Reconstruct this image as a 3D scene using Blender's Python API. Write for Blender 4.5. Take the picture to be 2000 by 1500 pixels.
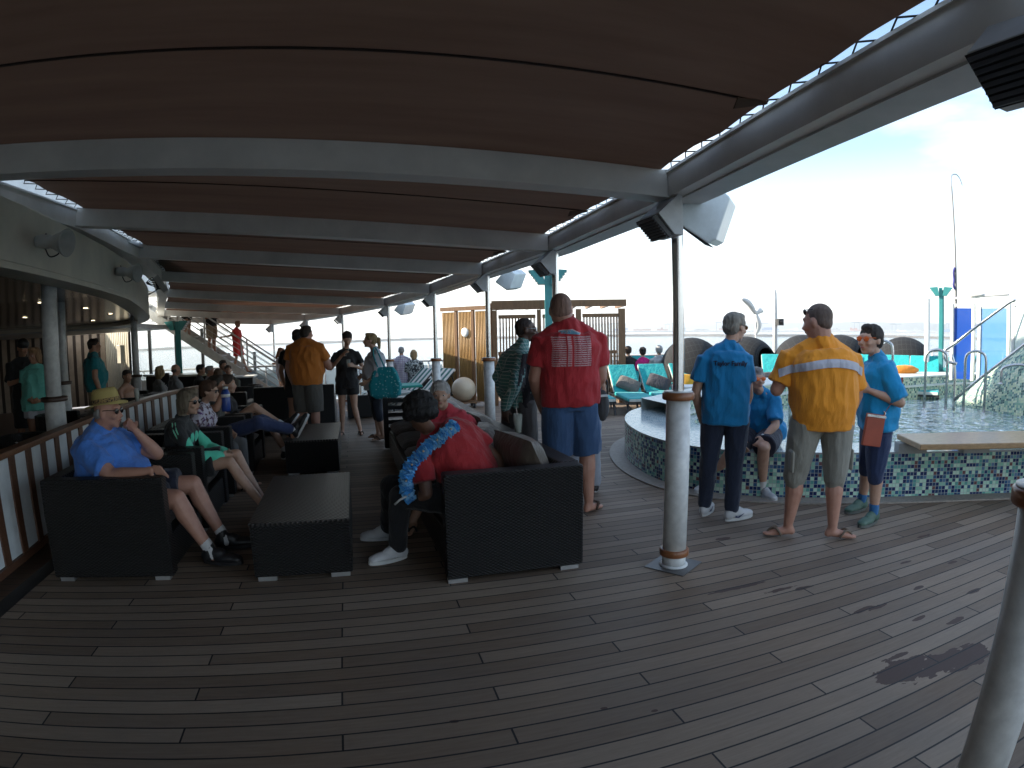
import bpy, bmesh, math, random
from math import sin, cos, pi, radians as rad, hypot, atan2
from mathutils import Vector as V, Matrix, noise
from mathutils.bvhtree import BVHTree
random.seed(7)
for o in list(bpy.data.objects): bpy.data.objects.remove(o)
SC = bpy.context.scene; COL = SC.collection
# ---------- camera (wide action-camera lens, slight barrel curve) ----------
cd = bpy.data.cameras.new('camera'); cam = bpy.data.objects.new('camera', cd); COL.objects.link(cam); SC.camera = cam
cd.type = 'PANO'; pc = cd if hasattr(cd, 'panorama_type') else cd.cycles
pc.panorama_type = 'FISHEYE_LENS_POLYNOMIAL'; pc.fisheye_fov = pi
cd.sensor_width = 36; cd.sensor_fit = 'HORIZONTAL'; cd.clip_start = .02; cd.clip_end = 60000
for i_, k_ in enumerate((0.0, -0.047717, -3.3088e-06, 1.17428e-05, -2.54352e-07)): setattr(pc, 'fisheye_polynomial_k%d' % i_, k_)
CAM = V((0, 0, 1.65)); yaw, pit, rol = .2596, .09133, -.01856
f_ = V((sin(yaw)*cos(pit), cos(yaw)*cos(pit), -sin(pit))); r_ = V((cos(yaw), -sin(yaw), 0)); u_ = r_.cross(f_)
r2 = r_*cos(rol)+u_*sin(rol); u2 = -r_*sin(rol)+u_*cos(rol)
cam.matrix_world = Matrix(((r2.x, u2.x, -f_.x, 0), (r2.y, u2.y, -f_.y, 0), (r2.z, u2.z, -f_.z, 1.65), (0, 0, 0, 1)))
# ---------- sky, sun, exposure ----------
SUN_AZ = rad(-60); SUN_EL = rad(25)      # azimuth measured from +Y towards +X
w = bpy.data.worlds.new('World'); SC.world = w; w.use_nodes = True
nt = w.node_tree; nt.nodes.clear()
def wn(t, **k):
    n = nt.nodes.new(t)
    for a, b in k.items(): setattr(n, a, b)
    return n
sky = wn('ShaderNodeTexSky', sky_type='NISHITA'); sky.sun_disc = False; sky.sun_elevation = SUN_EL; sky.sun_rotation = SUN_AZ
sky.altitude = 30; sky.air_density = 1.0; sky.dust_density = .4; sky.ozone_density = 2.0
bg = wn('ShaderNodeBackground'); wo = wn('ShaderNodeOutputWorld'); bg.inputs[1].default_value = .15
tc = wn('ShaderNodeTexCoord'); mp = wn('ShaderNodeMapping'); mp.inputs['Scale'].default_value = (1.2, 1.2, 4.5)
nz = wn('ShaderNodeTexNoise'); nz.inputs['Scale'].default_value = 2.1; nz.inputs['Detail'].default_value = 7; nz.inputs['Roughness'].default_value = .55
cr = wn('ShaderNodeValToRGB'); cr.color_ramp.elements[0].position = .47; cr.color_ramp.elements[1].position = .70
mx = wn('ShaderNodeMixRGB'); mx.inputs[2].default_value = (5.6, 5.7, 5.9, 1)
ml = wn('ShaderNodeMath', operation='MULTIPLY'); ml.inputs[1].default_value = .5
L = nt.links.new
L(tc.outputs['Generated'], mp.inputs[0]); L(mp.outputs[0], nz.inputs['Vector']); L(nz.outputs[0], cr.inputs[0]); L(cr.outputs[0], ml.inputs[0])
L(ml.outputs[0], mx.inputs[0]); L(sky.outputs[0], mx.inputs[1]); tn = wn('ShaderNodeMixRGB', blend_type='MULTIPLY'); tn.inputs[0].default_value = 1; tn.inputs[2].default_value = (1.05, 1.0, .92, 1); sx_ = wn('ShaderNodeSeparateXYZ'); mr = wn('ShaderNodeMapRange'); mr.inputs[1].default_value = 0; mr.inputs[2].default_value = .27; mr.inputs[3].default_value = .9; mr.inputs[4].default_value = 0; hx = wn('ShaderNodeMixRGB'); hx.inputs[2].default_value = (4.6, 4.8, 5.1, 1)
L(tc.outputs['Generated'], sx_.inputs[0]); L(sx_.outputs[2], mr.inputs[0]); L(mr.outputs[0], hx.inputs[0]); L(mx.outputs[0], hx.inputs[1]); L(hx.outputs[0], tn.inputs[1]); L(tn.outputs[0], bg.inputs[0]); L(bg.outputs[0], wo.inputs[0])
sd = bpy.data.lights.new('sun', 'SUN'); sd.energy = 5.0; sd.angle = rad(.5); sd.color = (1, .9, .74)
sun = bpy.data.objects.new('sun', sd); COL.objects.link(sun)
sdir = V((sin(SUN_AZ)*cos(SUN_EL), cos(SUN_AZ)*cos(SUN_EL), sin(SUN_EL)))
sun.rotation_euler = sdir.to_track_quat('Z', 'Y').to_euler(); sun.location = (0, 0, 40)
SC.view_settings.view_transform = 'Standard'; SC.view_settings.look = 'None'; SC.view_settings.gamma = 1; SC.view_settings.exposure = 1.45
SC.cycles.max_bounces = 8; SC.cycles.use_denoising = True

# ---------- helpers ----------
def tag(o, label=None, cat=None, group=None, kind=None):
    if label: o['label'] = label
    if cat: o['category'] = cat
    if group: o['group'] = group
    if kind: o['kind'] = kind
    return o
def empty(name, loc=(0, 0, 0), rz=0, label=None, cat=None, group=None, kind=None):
    o = bpy.data.objects.new(name, None); COL.objects.link(o); o.location = loc; o.rotation_euler = (0, 0, rz); o.empty_display_size = .2
    return tag(o, label, cat, group, kind)
def dup(o, parent=None):
    c = o.copy(); COL.objects.link(c); c.parent = parent
    for ch in list(o.children): dup(ch, c)
    return c
class MB:
    def __init__(s): s.v = []; s.f = []; s.mi = []; s.sm = []; s.uv = {}; s.m = 0; s.smooth = False
    def add(s, vs, fs, M=None):
        b = len(s.v)
        for p in vs:
            p = V(p); s.v.append(M @ p if M else p)
        for f in fs: s.f.append([b+i for i in f]); s.mi.append(s.m); s.sm.append(s.smooth)
        return s
    def box(s, c, d, rz=0, M=None):
        x, y, z = d[0]/2, d[1]/2, d[2]/2
        T = Matrix.Translation(c) @ Matrix.Rotation(rz, 4, 'Z')
        if M: T = M @ T
        vs = [(-x,-y,-z),(x,-y,-z),(x,y,-z),(-x,y,-z),(-x,-y,z),(x,-y,z),(x,y,z),(-x,y,z)]
        return s.add(vs, [(0,3,2,1),(4,5,6,7),(0,1,5,4),(1,2,6,5),(2,3,7,6),(3,0,4,7)], T)
    def bar(s, a, b, wd, ht, up=(0,0,1)):      # rectangular bar from a to b
        a = V(a); b = V(b); d = (b-a).normalized(); u = V(up); r = d.cross(u).normalized(); u = r.cross(d)
        vs = []
        for p in (a, b):
            for i, j in ((-1,-1),(1,-1),(1,1),(-1,1)): vs.append(p + r*i*wd/2 + u*j*ht/2)
        return s.add(vs, [(0,1,2,3),(7,6,5,4),(0,4,5,1),(1,5,6,2),(2,6,7,3),(3,7,4,0)])
    def loft(s, rings, caps=True, closed=True):
        b = len(s.v); n = len(rings[0]); vs = [p for r in rings for p in r]; fs = []
        for i in range(len(rings)-1):
            for j in range(n if closed else n-1):
                k = (j+1) % n; fs.append((i*n+j, i*n+k, (i+1)*n+k, (i+1)*n+j))
        if caps: fs.append(tuple(range(n))[::-1]); fs.append(tuple((len(rings)-1)*n+j for j in range(n)))
        return s.add(vs, fs)
    def cyl(s, a, b, r0, r1=None, n=20, caps=True):
        a = V(a); b = V(b); r1 = r0 if r1 is None else r1; d = (b-a).normalized()
        u = d.orthogonal().normalized(); w_ = d.cross(u); sm = s.smooth; s.smooth = True
        s.loft([[p + (u*cos(2*pi*i/n)+w_*sin(2*pi*i/n))*r for i in range(n)] for p, r in ((a, r0), (b, r1))], False)
        s.smooth = sm
        if caps:
            k = len(s.v)-2*n; s.f.append([k+i for i in range(n)][::-1]); s.f.append([k+n+i for i in range(n)]); s.mi += [s.m]*2; s.sm += [False]*2
        return s
    def lathe(s, c, prof, n=24, M=None):       # prof: list of (r,z)
        c = V(c); sm = s.smooth; s.smooth = True; R = [[V((r*cos(2*pi*i/n), r*sin(2*pi*i/n), z)) for i in range(n)] for r, z in prof]
        T = Matrix.Translation(c) @ (M or Matrix.Identity(4))
        s.loft([[T @ p for p in r] for r in R]); s.smooth = sm; return s
    def tube(s, path, r, n=8, rads=None):
        P = [V(p) for p in path]; rings = []; u = None; sm = s.smooth; s.smooth = True
        for i, p in enumerate(P):
            d = (P[min(i+1, len(P)-1)] - P[max(i-1, 0)]).normalized()
            if u is None: u = d.orthogonal().normalized()
            u = (u - d*u.dot(d)).normalized(); w_ = d.cross(u); q = rads[i] if rads else r
            rings.append([p + (u*cos(2*pi*k/n)+w_*sin(2*pi*k/n))*q for k in range(n)])
        s.loft(rings); s.smooth = sm; return s
    def ell(s, c, r, R=None, n=14, m=9):
        c = V(c); R = R or Matrix.Identity(3); sm = s.smooth; s.smooth = True
        if not isinstance(r, (tuple, list)): r = (r, r, r)
        rings = []
        for i in range(m+1):
            t = pi*i/m; t = min(max(t, .02), pi-.02)
            rings.append([c + R @ V((r[0]*sin(t)*cos(2*pi*j/n), r[1]*sin(t)*sin(2*pi*j/n), -r[2]*cos(t))) for j in range(n)])
        s.loft(rings); s.smooth = sm; return s
    def cone(s, a, b, ra, rb, n=12):           # rounded tapered limb
        a = V(a); b = V(b); d = b-a
        if d.length < 1e-5: return s.ell(a, ra)
        d.normalize(); u = d.orthogonal().normalized(); w_ = d.cross(u); sm = s.smooth; s.smooth = True; rings = []
        for k in range(5):
            t = pi/2*(1-k/4); t = min(t, pi/2-.06); rings.append([a - d*ra*sin(t) + (u*cos(2*pi*i/n)+w_*sin(2*pi*i/n))*ra*cos(t) for i in range(n)])
        for k in range(5):
            t = pi/2*k/4; t = min(t, pi/2-.06); rings.append([b + d*rb*sin(t) + (u*cos(2*pi*i/n)+w_*sin(2*pi*i/n))*rb*cos(t) for i in range(n)])
        s.loft(rings); s.smooth = sm; return s
    def prism(s, pts, off):                    # planar polygon extruded by off
        n = len(pts); off = V(off); P = [V(p) for p in pts]
        return s.add(P + [p+off for p in P], [tuple(range(n)), tuple(n+i for i in range(n))[::-1]] + [(i, n+i, n+(i+1) % n, (i+1) % n) for i in range(n)])
    def mesh(s, name='m'):
        me = bpy.data.meshes.new(name); me.from_pydata([tuple(v) for v in s.v], [], s.f)
        me.polygons.foreach_set('material_index', s.mi); me.polygons.foreach_set('use_smooth', s.sm)
        bm = bmesh.new(); bm.from_mesh(me); bmesh.ops.recalc_face_normals(bm, faces=bm.faces); bm.to_mesh(me); bm.free(); return me
    def build(s, name, mats, parent=None, bevel=0, loc=None, rz=0, label=None, cat=None, group=None, kind=None):
        me = s.mesh(name); o = bpy.data.objects.new(name, me); COL.objects.link(o)
        for m_ in (mats if isinstance(mats, (list, tuple)) else [mats]): me.materials.append(m_)
        if parent: o.parent = parent
        if loc is not None: o.location = loc
        o.rotation_euler = (0, 0, rz)
        if bevel:
            b = o.modifiers.new('bevel', 'BEVEL'); b.width = bevel; b.segments = 2; b.limit_method = 'ANGLE'; b.angle_limit = rad(50)
        return tag(o, label, cat, group, kind)
def spline(P, n=8, closed=False):
    P = [V(p) for p in P]; out = []; N = len(P); rng = range(N if closed else N-1)
    for i in rng:
        g = (lambda k: P[k % N]) if closed else (lambda k: P[min(max(k, 0), N-1)])
        a, b, c, d = g(i-1), g(i), g(i+1), g(i+2)
        for j in range(n):
            t = j/n; out.append(.5*((2*b)+(c-a)*t+(2*a-5*b+4*c-d)*t*t+(3*b-a-3*c+d)*t**3))
    if not closed: out.append(P[-1])
    return out
def zd(y): return -.04*max(0, y-9)      # the ship's sheer: deck and roof sink towards the far end

# ---------- materials ----------
class NT:
    def __init__(s, name):
        s.mat = bpy.data.materials.new(name); s.mat.use_nodes = True; s.t = s.mat.node_tree
        s.b = s.t.nodes['Principled BSDF']; s.co = None
    def n(s, t, **k):
        n = s.t.nodes.new(t)
        for a, b in k.items(): setattr(n, a, b)
        return n
    def l(s, a, b): s.t.links.new(a, b)
    def m(s, op, a, b=None, c=None):
        n = s.n('ShaderNodeMath', operation=op)
        for i, x in enumerate((a, b, c)):
            if x is None: continue
            if isinstance(x, (int, float)): n.inputs[i].default_value = x
            else: s.l(x, n.inputs[i])
        return n.outputs[0]
    def obj(s):
        if not s.co: s.co = s.n('ShaderNodeTexCoord')
        return s.co.outputs['Object']
    def pos(s): return s.n('ShaderNodeNewGeometry').outputs['Position']
    def xyz(s, v):
        n = s.n('ShaderNodeSeparateXYZ'); s.l(v, n.inputs[0]); return n.outputs
    def comb(s, x, y, z):
        n = s.n('ShaderNodeCombineXYZ')
        for i, q in enumerate((x, y, z)):
            if isinstance(q, (int, float)): n.inputs[i].default_value = q
            else: s.l(q, n.inputs[i])
        return n.outputs[0]
    def noise(s, v, scale, detail=3, rough=.5, mapping=None):
        if mapping:
            mp_ = s.n('ShaderNodeMapping'); mp_.inputs['Scale'].default_value = mapping; s.l(v, mp_.inputs[0]); v = mp_.outputs[0]
        n = s.n('ShaderNodeTexNoise'); n.inputs['Scale'].default_value = scale; n.inputs['Detail'].default_value = detail; n.inputs['Roughness'].default_value = rough
        s.l(v, n.inputs['Vector']); return n.outputs[0]
    def ramp(s, x, stops, const=False):
        n = s.n('ShaderNodeValToRGB'); e = n.color_ramp.elements
        if const: n.color_ramp.interpolation = 'CONSTANT'
        while len(e) < len(stops): e.new(.5)
        for i, (p, c) in enumerate(stops): e[i].position = p; e[i].color = (*c, 1) if len(c) == 3 else c
        s.l(x, n.inputs[0]); return n.outputs[0]
    def mix(s, f, a, b, mode='MIX'):
        n = s.n('ShaderNodeMixRGB', blend_type=mode)
        for i, x in enumerate((f, a, b)):
            if isinstance(x, (int, float)): n.inputs[i].default_value = x
            elif isinstance(x, tuple): n.inputs[i].default_value = (*x, 1)
            else: s.l(x, n.inputs[i])
        return n.outputs[0]
    def bump(s, h, st=.3, dist=.01):
        n = s.n('ShaderNodeBump'); n.inputs['Strength'].default_value = st; n.inputs['Distance'].default_value = dist; s.l(h, n.inputs['Height']); s.l(n.outputs[0], s.b.inputs['Normal'])
    def set(s, **k):
        for a, x in k.items():
            i = s.b.inputs[a.replace('_', ' ')]
            if isinstance(x, (int, float)): i.default_value = x
            elif isinstance(x, tuple): i.default_value = (*x, 1) if len(x) == 3 else x
            else: s.l(x, i)
        return s
_mc = {}
def mat(name, col, rough=.6, metal=0., var=.12, vs=6., bump=0., bs=80., **k):
    if name in _mc: return _mc[name]
    t = NT(name); dark = tuple(max(0, c*(1-var*1.6)) for c in col); lite = tuple(min(1, c*(1+var)) for c in col)
    nz_ = t.noise(t.obj(), vs, 5, .6)
    t.set(Base_Color=t.mix(t.ramp(nz_, [(.3, (0, 0, 0)), (.7, (1, 1, 1))]), dark, lite), Metallic=metal)
    t.l(t.m('MULTIPLY_ADD', nz_, .25, rough-.12), t.b.inputs['Roughness'])
    if bump: t.bump(t.noise(t.obj(), bs, 3), bump, .004)
    for a, b in k.items(): t.b.inputs[a.replace('_', ' ')].default_value = b
    _mc[name] = t.mat; return t.mat
def cloth(name, col, pattern=None, rough=.85):
    if name in _mc: return _mc[name]
    t = NT(name); o = t.obj(); nz_ = t.noise(o, 9, 4)
    c = t.mix(t.ramp(nz_, [(.3, (0, 0, 0)), (.7, (1, 1, 1))]), tuple(c*.92 for c in col), tuple(min(1, c*1.05) for c in col))
    if pattern: c = pattern(t, o, c)
    t.set(Base_Color=c, Roughness=rough); t.b.inputs['Sheen Weight'].default_value = .15
    f = t.noise(o, 7, 3, .5, (1, 1, .55)); g = t.noise(o, 350, 2)
    f2 = t.noise(o, 16, 4, .6, (1.6, 1.6, .35)); t.bump(t.m('ADD', t.m('ADD', f, t.m('MULTIPLY', f2, .45)), t.m('MULTIPLY', g, .05)), .75, .035); _mc[name] = t.mat; return t.mat
def wood(name, col, scale=(1, 12, 12), rough=.5, dark=.6):
    if name in _mc: return _mc[name]
    t = NT(name); n = t.noise(t.obj(), 5, 6, .6, scale)
    t.set(Base_Color=t.mix(t.ramp(n, [(.3, (0, 0, 0)), (.75, (1, 1, 1))]), tuple(c*dark for c in col), col), Roughness=rough); t.bump(n, .15, .004); _mc[name] = t.mat; return t.mat
WHITE = mat('white_paint', (.62, .63, .62), .4, var=.08, bump=.08, bs=40)
STEELP = mat('grey_white_paint', (.58, .58, .57), .45, var=.1, vs=3, bump=.08, bs=40)
BEAM = mat('beam_paint', (.76, .74, .69), .45, var=.1, vs=2, bump=.08, bs=30)
STEEL = mat('stainless_steel', (.62, .62, .62), .22, 1., var=.06)
BLACKP = mat('black_plastic', (.015, .015, .017), .45)
TEAK = wood('varnished_teak', (.36, .17, .07), rough=.3)
TEAL = mat('teal_paint', (.05, .27, .27), .45, var=.08)
GLASSC = NT('clear_glass'); GLASSC.set(Base_Color=(.8, .95, .93), Roughness=.05, Alpha=.22); GLASSC = GLASSC.mat
def wicker_mat(name, col):
    t = NT(name); x, y, z = t.xyz(t.pos())[0:3]; F = 2*pi/.036; G = 2*pi/.021
    sx = t.m('SINE', t.m('MULTIPLY', x, F)); sy = t.m('SINE', t.m('MULTIPLY', y, F)); sz = t.m('SINE', t.m('MULTIPLY', z, G)); sy2 = t.m('SINE', t.m('MULTIPLY', y, G))
    gx, gy, gz = [t.m('GREATER_THAN', t.m('ABSOLUTE', q), .6) for q in t.xyz(t.n('ShaderNodeNewGeometry').outputs['True Normal'])[0:3]]
    h = t.m('ADD', t.m('MULTIPLY', gy, t.m('MULTIPLY', sx, sz)), t.m('ADD', t.m('MULTIPLY', gx, t.m('MULTIPLY', sy, sz)), t.m('MULTIPLY', gz, t.m('MULTIPLY', sx, sy2))))
    nz_ = t.noise(t.pos(), 30, 3)
    t.set(Base_Color=t.mix(t.ramp(h, [(.1, (0, 0, 0)), (.9, (1, 1, 1))]), tuple(c*.2 for c in col), tuple(c*1.5 for c in col)), Roughness=.38)
    t.bump(t.m('ADD', h, t.m('MULTIPLY', nz_, .6)), .9, .006); return t.mat
WICKER = wicker_mat('dark_wicker', (.0105, .0085, .0075))
def pod_mat():
    t = NT('pod_weave'); x, y, z = t.xyz(t.obj())[0:3]; a = t.m('ARCTAN2', z, x); g = t.m('SQRT', t.m('ADD', t.m('MULTIPLY', x, x), t.m('MULTIPLY', z, z)))
    l1 = t.m('LESS_THAN', t.m('FRACT', t.m('MULTIPLY', a, 28/6.283)), .09); l2 = t.m('LESS_THAN', t.m('FRACT', t.m('MULTIPLY', y, 9)), .09); q = t.m('SINE', t.m('MULTIPLY', y, 150)); q2 = t.m('SINE', t.m('MULTIPLY', a, 90)); w_ = t.m('MULTIPLY', q, q2)
    h = t.m('ADD', t.m('MAXIMUM', l1, l2), t.m('MULTIPLY', w_, .35)); t.set(Base_Color=t.mix(t.m('MAXIMUM', l1, l2), (.008, .009, .011), (.03, .032, .034)), Roughness=.8); t.bump(h, .8, .02); return t.mat
PODW = pod_mat()
# ================= SETTING =================
PW, PD, PX0, PY0 = .10988, .70077, -.17662, 3.8467      # plank width, butt-joint step, grid origin
def deck_mat():
    t = NT('teak_deck'); x, y, z = t.xyz(t.pos())[0:3]
    a = t.m('DIVIDE', t.m('SUBTRACT', PY0, y), PW); i = t.m('FLOOR', a); fy = t.m('FRACT', a)
    b = t.m('DIVIDE', t.m('SUBTRACT', x, PX0), PD); b = t.m('DIVIDE', t.m('SUBTRACT', b, i), 3); n = t.m('FLOOR', b); fx = t.m('FRACT', b)
    ey = t.m('MINIMUM', fy, t.m('SUBTRACT', 1, fy)); ex = t.m('MULTIPLY', t.m('MINIMUM', fx, t.m('SUBTRACT', 1, fx)), 3*PD/PW)
    e = t.m('MINIMUM', ex, ey)                                  # distance to the caulking in plank widths
    seam = t.m('LESS_THAN', e, .042)
    wn_ = t.n('ShaderNodeTexWhiteNoise', noise_dimensions='3D'); t.l(t.comb(i, n, 3.3), wn_.inputs['Vector']); r = wn_.outputs[0]
    v = t.comb(t.m('ADD', t.m('MULTIPLY', x, 1), t.m('MULTIPLY', r, 30)), t.m('MULTIPLY', y, 14), 0)
    g = t.noise(v, 4.5, 8, .65); blot = t.noise(t.pos(), 1.1, 4, .6); fine = t.noise(v, 22, 4, .6)
    c = t.ramp(t.m('ADD', t.m('MULTIPLY', g, .5), t.m('MULTIPLY', r, .5)), [(.22, (.15, .10, .066)), (.5, (.228, .165, .116)), (.8, (.315, .24, .175))])
    c = t.mix(t.m('MULTIPLY', t.ramp(blot, [(.35, (0, 0, 0)), (.7, (1, 1, 1))]), .35), c, (.12, .112, .105))
    c = t.mix(t.m('MULTIPLY', t.ramp(fine, [(.55, (0, 0, 0)), (.75, (1, 1, 1))]), .35), c, (.1, .085, .07))
    # spills: a wet patch by the near pole and small drips on the way to the pool
    dn = t.noise(t.comb(x, t.m('MULTIPLY', y, 2.2), 0), 9, 3, .55); dn2 = t.noise(t.pos(), 30, 2)
    wet = None
    for (cx, cy, rx, ry) in [(2.42,1.71,.2,.10),(2.60,1.65,.2,.075),(2.80,1.60,.19,.09),(2.64,2.75,.08,.02),(2.76,2.32,.1,.022),(2.69,3.77,.06,.03),(2.84,2.30,.1,.02),(3.57,2.09,.08,.02),(2.5,1.82,.07,.02),(2.28,2.95,.2,.018),(2.45,2.8,.12,.02),(3.1,1.9,.09,.02),(3.3,2.35,.05,.02),(2.95,2.05,.07,.018),(3.6,2.7,.06,.015),(.3,2.2,.02,.01),(.95,2.1,.02,.012),(1.15,2.0,.02,.01),(4.2,3.0,.1,.02),(3.9,2.5,.05,.02)]:
        dx = t.m('DIVIDE', t.m('SUBTRACT', x, cx), rx); dy = t.m('DIVIDE', t.m('SUBTRACT', y, cy), ry)
        q = t.m('SUBTRACT', 1, t.m('SQRT', t.m('ADD', t.m('MULTIPLY', dx, dx), t.m('MULTIPLY', dy, dy))))
        wet = q if wet is None else t.m('MAXIMUM', wet, q)
    wet = t.m('ADD', wet, t.m('MULTIPLY', t.m('SUBTRACT', dn, .5), 2.0))
    wet = t.m('MULTIPLY', t.ramp(wet, [(.0, (0, 0, 0)), (.04, (1, 1, 1))]), 1)
    c = t.mix(wet, c, t.mix(blot, (.05, .028, .022), (.085, .045, .032)))
    c = t.mix(seam, c, (.012, .012, .013))
    t.set(Base_Color=c); t.l(t.m('SUBTRACT', t.m('MULTIPLY_ADD', fine, .3, .5), t.m('MULTIPLY', wet, .05)), t.b.inputs['Roughness'])
    t.b.inputs['Specular IOR Level'].default_value = .35
    h = t.m('ADD', t.m('MULTIPLY', g, .25), t.m('SUBTRACT', 1, seam)); h = t.m('ADD', h, t.m('MULTIPLY', r, .12)); t.bump(h, .45, .004)
    return t.mat
DECKM = deck_mat()
RAIL = [(-9, 21.2), (-6, 20.6), (-2.2, 19.4), (.6, 18.4), (2.6, 17.8), (5.2, 16.6), (7.8, 15.1), (10.7, 13.2), (13.6, 11), (17, 8.2)]
def lerp_path(P, x):
    if x <= P[0][0]: return P[0][1]
    for a, b in zip(P, P[1:]):
        if x <= b[0]: return a[1] + (b[1]-a[1])*(x-a[0])/(b[0]-a[0])
    return P[-1][1]
def sheet(name, m, xs, y0f, y1f, n, z, **k):
    mb = MB(); vs = []
    for x in xs:
        for j in range(n+1):
            y = y0f(x)+(y1f(x)-y0f(x))*j/n; vs.append((x, y, z+zd(y)))
    N = n+1; mb.add(vs, [(i*N+j, (i+1)*N+j, (i+1)*N+j+1, i*N+j+1) for i in range(len(xs)-1) for j in range(n)])
    return mb.build(name, m, kind='structure', **k)
xs = [-2.42, -2, -1, 0, 1, 2, 3, 4, 5, 6, 7, 8, 9, 10, 11, 12, 13, 14, 15, 16, 17, 18]
sheet('deck', DECKM, xs, lambda x: -5, lambda x: lerp_path(RAIL, x)+.35, 60, 0)
sheet('gutter', mat('gutter_black', (.02, .02, .022), .6), [-2.62, -2.36], lambda x: -5, lambda x: 21.3, 40, -.02)
def tile_mat():
    t = NT('bar_floor_boards'); x, y, z = t.xyz(t.pos())[0:3]
    s_ = t.m('LESS_THAN', t.m('FRACT', t.m('DIVIDE', y, .11)), .07); g = t.noise(t.pos(), 5, 5, .6, (1, 9, 1))
    t.set(Base_Color=t.mix(s_, t.mix(g, (.10, .06, .04), (.2, .13, .09)), (.02, .02, .02)), Roughness=.4); return t.mat
sheet('bar_floor', tile_mat(), [-22, -14, -10, -7, -5, -4, -3, -2.56], lambda x: -5, lambda x: 21.3, 60, .004)

# sea and far shore
def sea_mat():
    t = NT('sea_water'); p = t.pos()
    n = t.noise(p, .05, 6, .6, (1, 1, 1)); n2 = t.noise(p, .35, 4, .6)
    t.set(Base_Color=(.045, .10, .13), Roughness=.12); t.bump(t.m('ADD', n, t.m('MULTIPLY', n2, .35)), .9, 2.2); return t.mat
s_ = MB(); R_ = [3, 60, 250, 1000, 4000, 30000]; vs = [(0, 0, 0)]
for r in R_: vs += [(r*cos(2*pi*k/96), r*sin(2*pi*k/96), 0) for k in range(96)]
fs = [(0, 1+k, 1+(k+1) % 96) for k in range(96)]
for q in range(len(R_)-1): fs += [(1+q*96+k, 1+(q+1)*96+k, 1+(q+1)*96+(k+1) % 96, 1+q*96+(k+1) % 96) for k in range(96)]
s_.add(vs, fs); s_.build('sea', sea_mat(), loc=(0, 0, -28), kind='structure')
def far(az_px_d): return az_px_d
def polar(azd, D, z=-28): return V((sin(rad(azd))*D, cos(rad(azd))*D, z))
ROCK = mat('breakwater_rock', (.12, .11, .1), .9, var=.5, vs=.2)
b = MB(); prev = None
for k in range(0, 120):
    azd = -20 + k*.7; D = 2050 + 60*sin(k*.21); p = polar(azd, D); q = polar(azd+.7, 2050+60*sin((k+1)*.21))
    h0 = 7+1.6*noise.noise((k*.9, 0, 0)); h1 = 7+1.6*noise.noise(((k+1)*.9, 0, 0)); n_ = (p-V((0, 0, -28))).normalized()
    b.add([p-n_*9, p+V((0, 0, h0)), p+n_*9, q-n_*9, q+V((0, 0, h1)), q+n_*9], [(0, 3, 4, 1), (1, 4, 5, 2)])
b.build('breakwater', ROCK, kind='structure')
b = MB(); n_ = 160; top = []; bot = []
for k in range(n_+1):
    azd = -30+110*k/n_; D = 9500; h = 150+110*noise.noise((k*.05, 1.3, 0))+30*noise.noise((k*.3, 2.3, 0)); h *= max(.25, min(1, .35+abs(azd-4)/60))
    bot.append(polar(azd, D)); top.append(polar(azd, D+900)+V((0, 0, max(20, h))))
b.add(bot+top, [(k, k+1, n_+2+k, n_+1+k) for k in range(n_)])
b.build('hills', mat('far_hills', (.09, .11, .09), .9, var=.3, vs=.01), kind='structure')
b = MB(); n_ = 90
for k in range(n_):
    a0 = 16+47*k/n_; a1 = 16+47*(k+1)/n_; b.add([polar(a0, 4300), polar(a1, 4300), polar(a1, 4300)+V((0, 0, 5)), polar(a0, 4300)+V((0, 0, 5)), polar(a0, 6200)+V((0, 0, 5)), polar(a1, 6200)+V((0, 0, 5))], [(0, 1, 2, 3), (3, 2, 5, 4)])
b.build('port_land', mat('quay_concrete', (.3, .3, .29), .9), kind='structure')
ORD = 'first second third fourth fifth sixth seventh eighth ninth tenth eleventh twelfth thirteenth fourteenth fifteenth sixteenth seventeenth eighteenth nineteenth twentieth twenty-first twenty-second'.split()
CRM = mat('crane_blue_grey', (.16, .2, .25), .6); CTM = [mat('container_%s' % n, c, .6) for n, c in (('white', (.6, .6, .6)), ('rust', (.35, .13, .08)), ('blue', (.1, .2, .4)), ('grey', (.3, .32, .33)))]
def crane(azd, D, s=1, lab=''):
    e = empty('port_crane', polar(azd, D, -23), -rad(azd), lab, 'crane', 'cranes of the far container port')
    g = MB()
    for x in (-14, 14):
        for y in (-12, 12): g.bar((x*s, y*s, 0), (x*s, y*s, 50*s), 2.5*s, 2.5*s, up=(0, 1, 0))
        g.bar((x*s, -12*s, 25*s), (x*s, 12*s, 25*s), 2*s, 2*s)
    g.bar((-14*s, 0, 50*s), (14*s, 0, 50*s), 3*s, 3*s); g.build('gantry', CRM, e)
    g = MB(); g.bar((-30*s, 0, 52*s), (52*s, 0, 54*s), 4*s, 4*s); g.bar((0, 0, 54*s), (0, 0, 78*s), 2*s, 2*s, up=(0, 1, 0)); g.bar((0, 0, 78*s), (48*s, 0, 55*s), 1*s, 1*s); g.bar((0, 0, 78*s), (-28*s, 0, 53*s), 1*s, 1*s)
    g.build('boom', CRM, e)
for k, (az, s) in enumerate([(19.2, .9), (24.5, 1.1), (29.8, 1), (34.6, 1.2), (38.5, 1), (43.8, 1.1), (47.2, 1.2), (50.5, 1), (55.5, 1.2)]):
    crane(az, 4500+70*(k % 3), s, 'tiny hazy container crane, number %s from the left along the far quay' % ('one two three four five six seven eight nine'.split()[k]))
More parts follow.
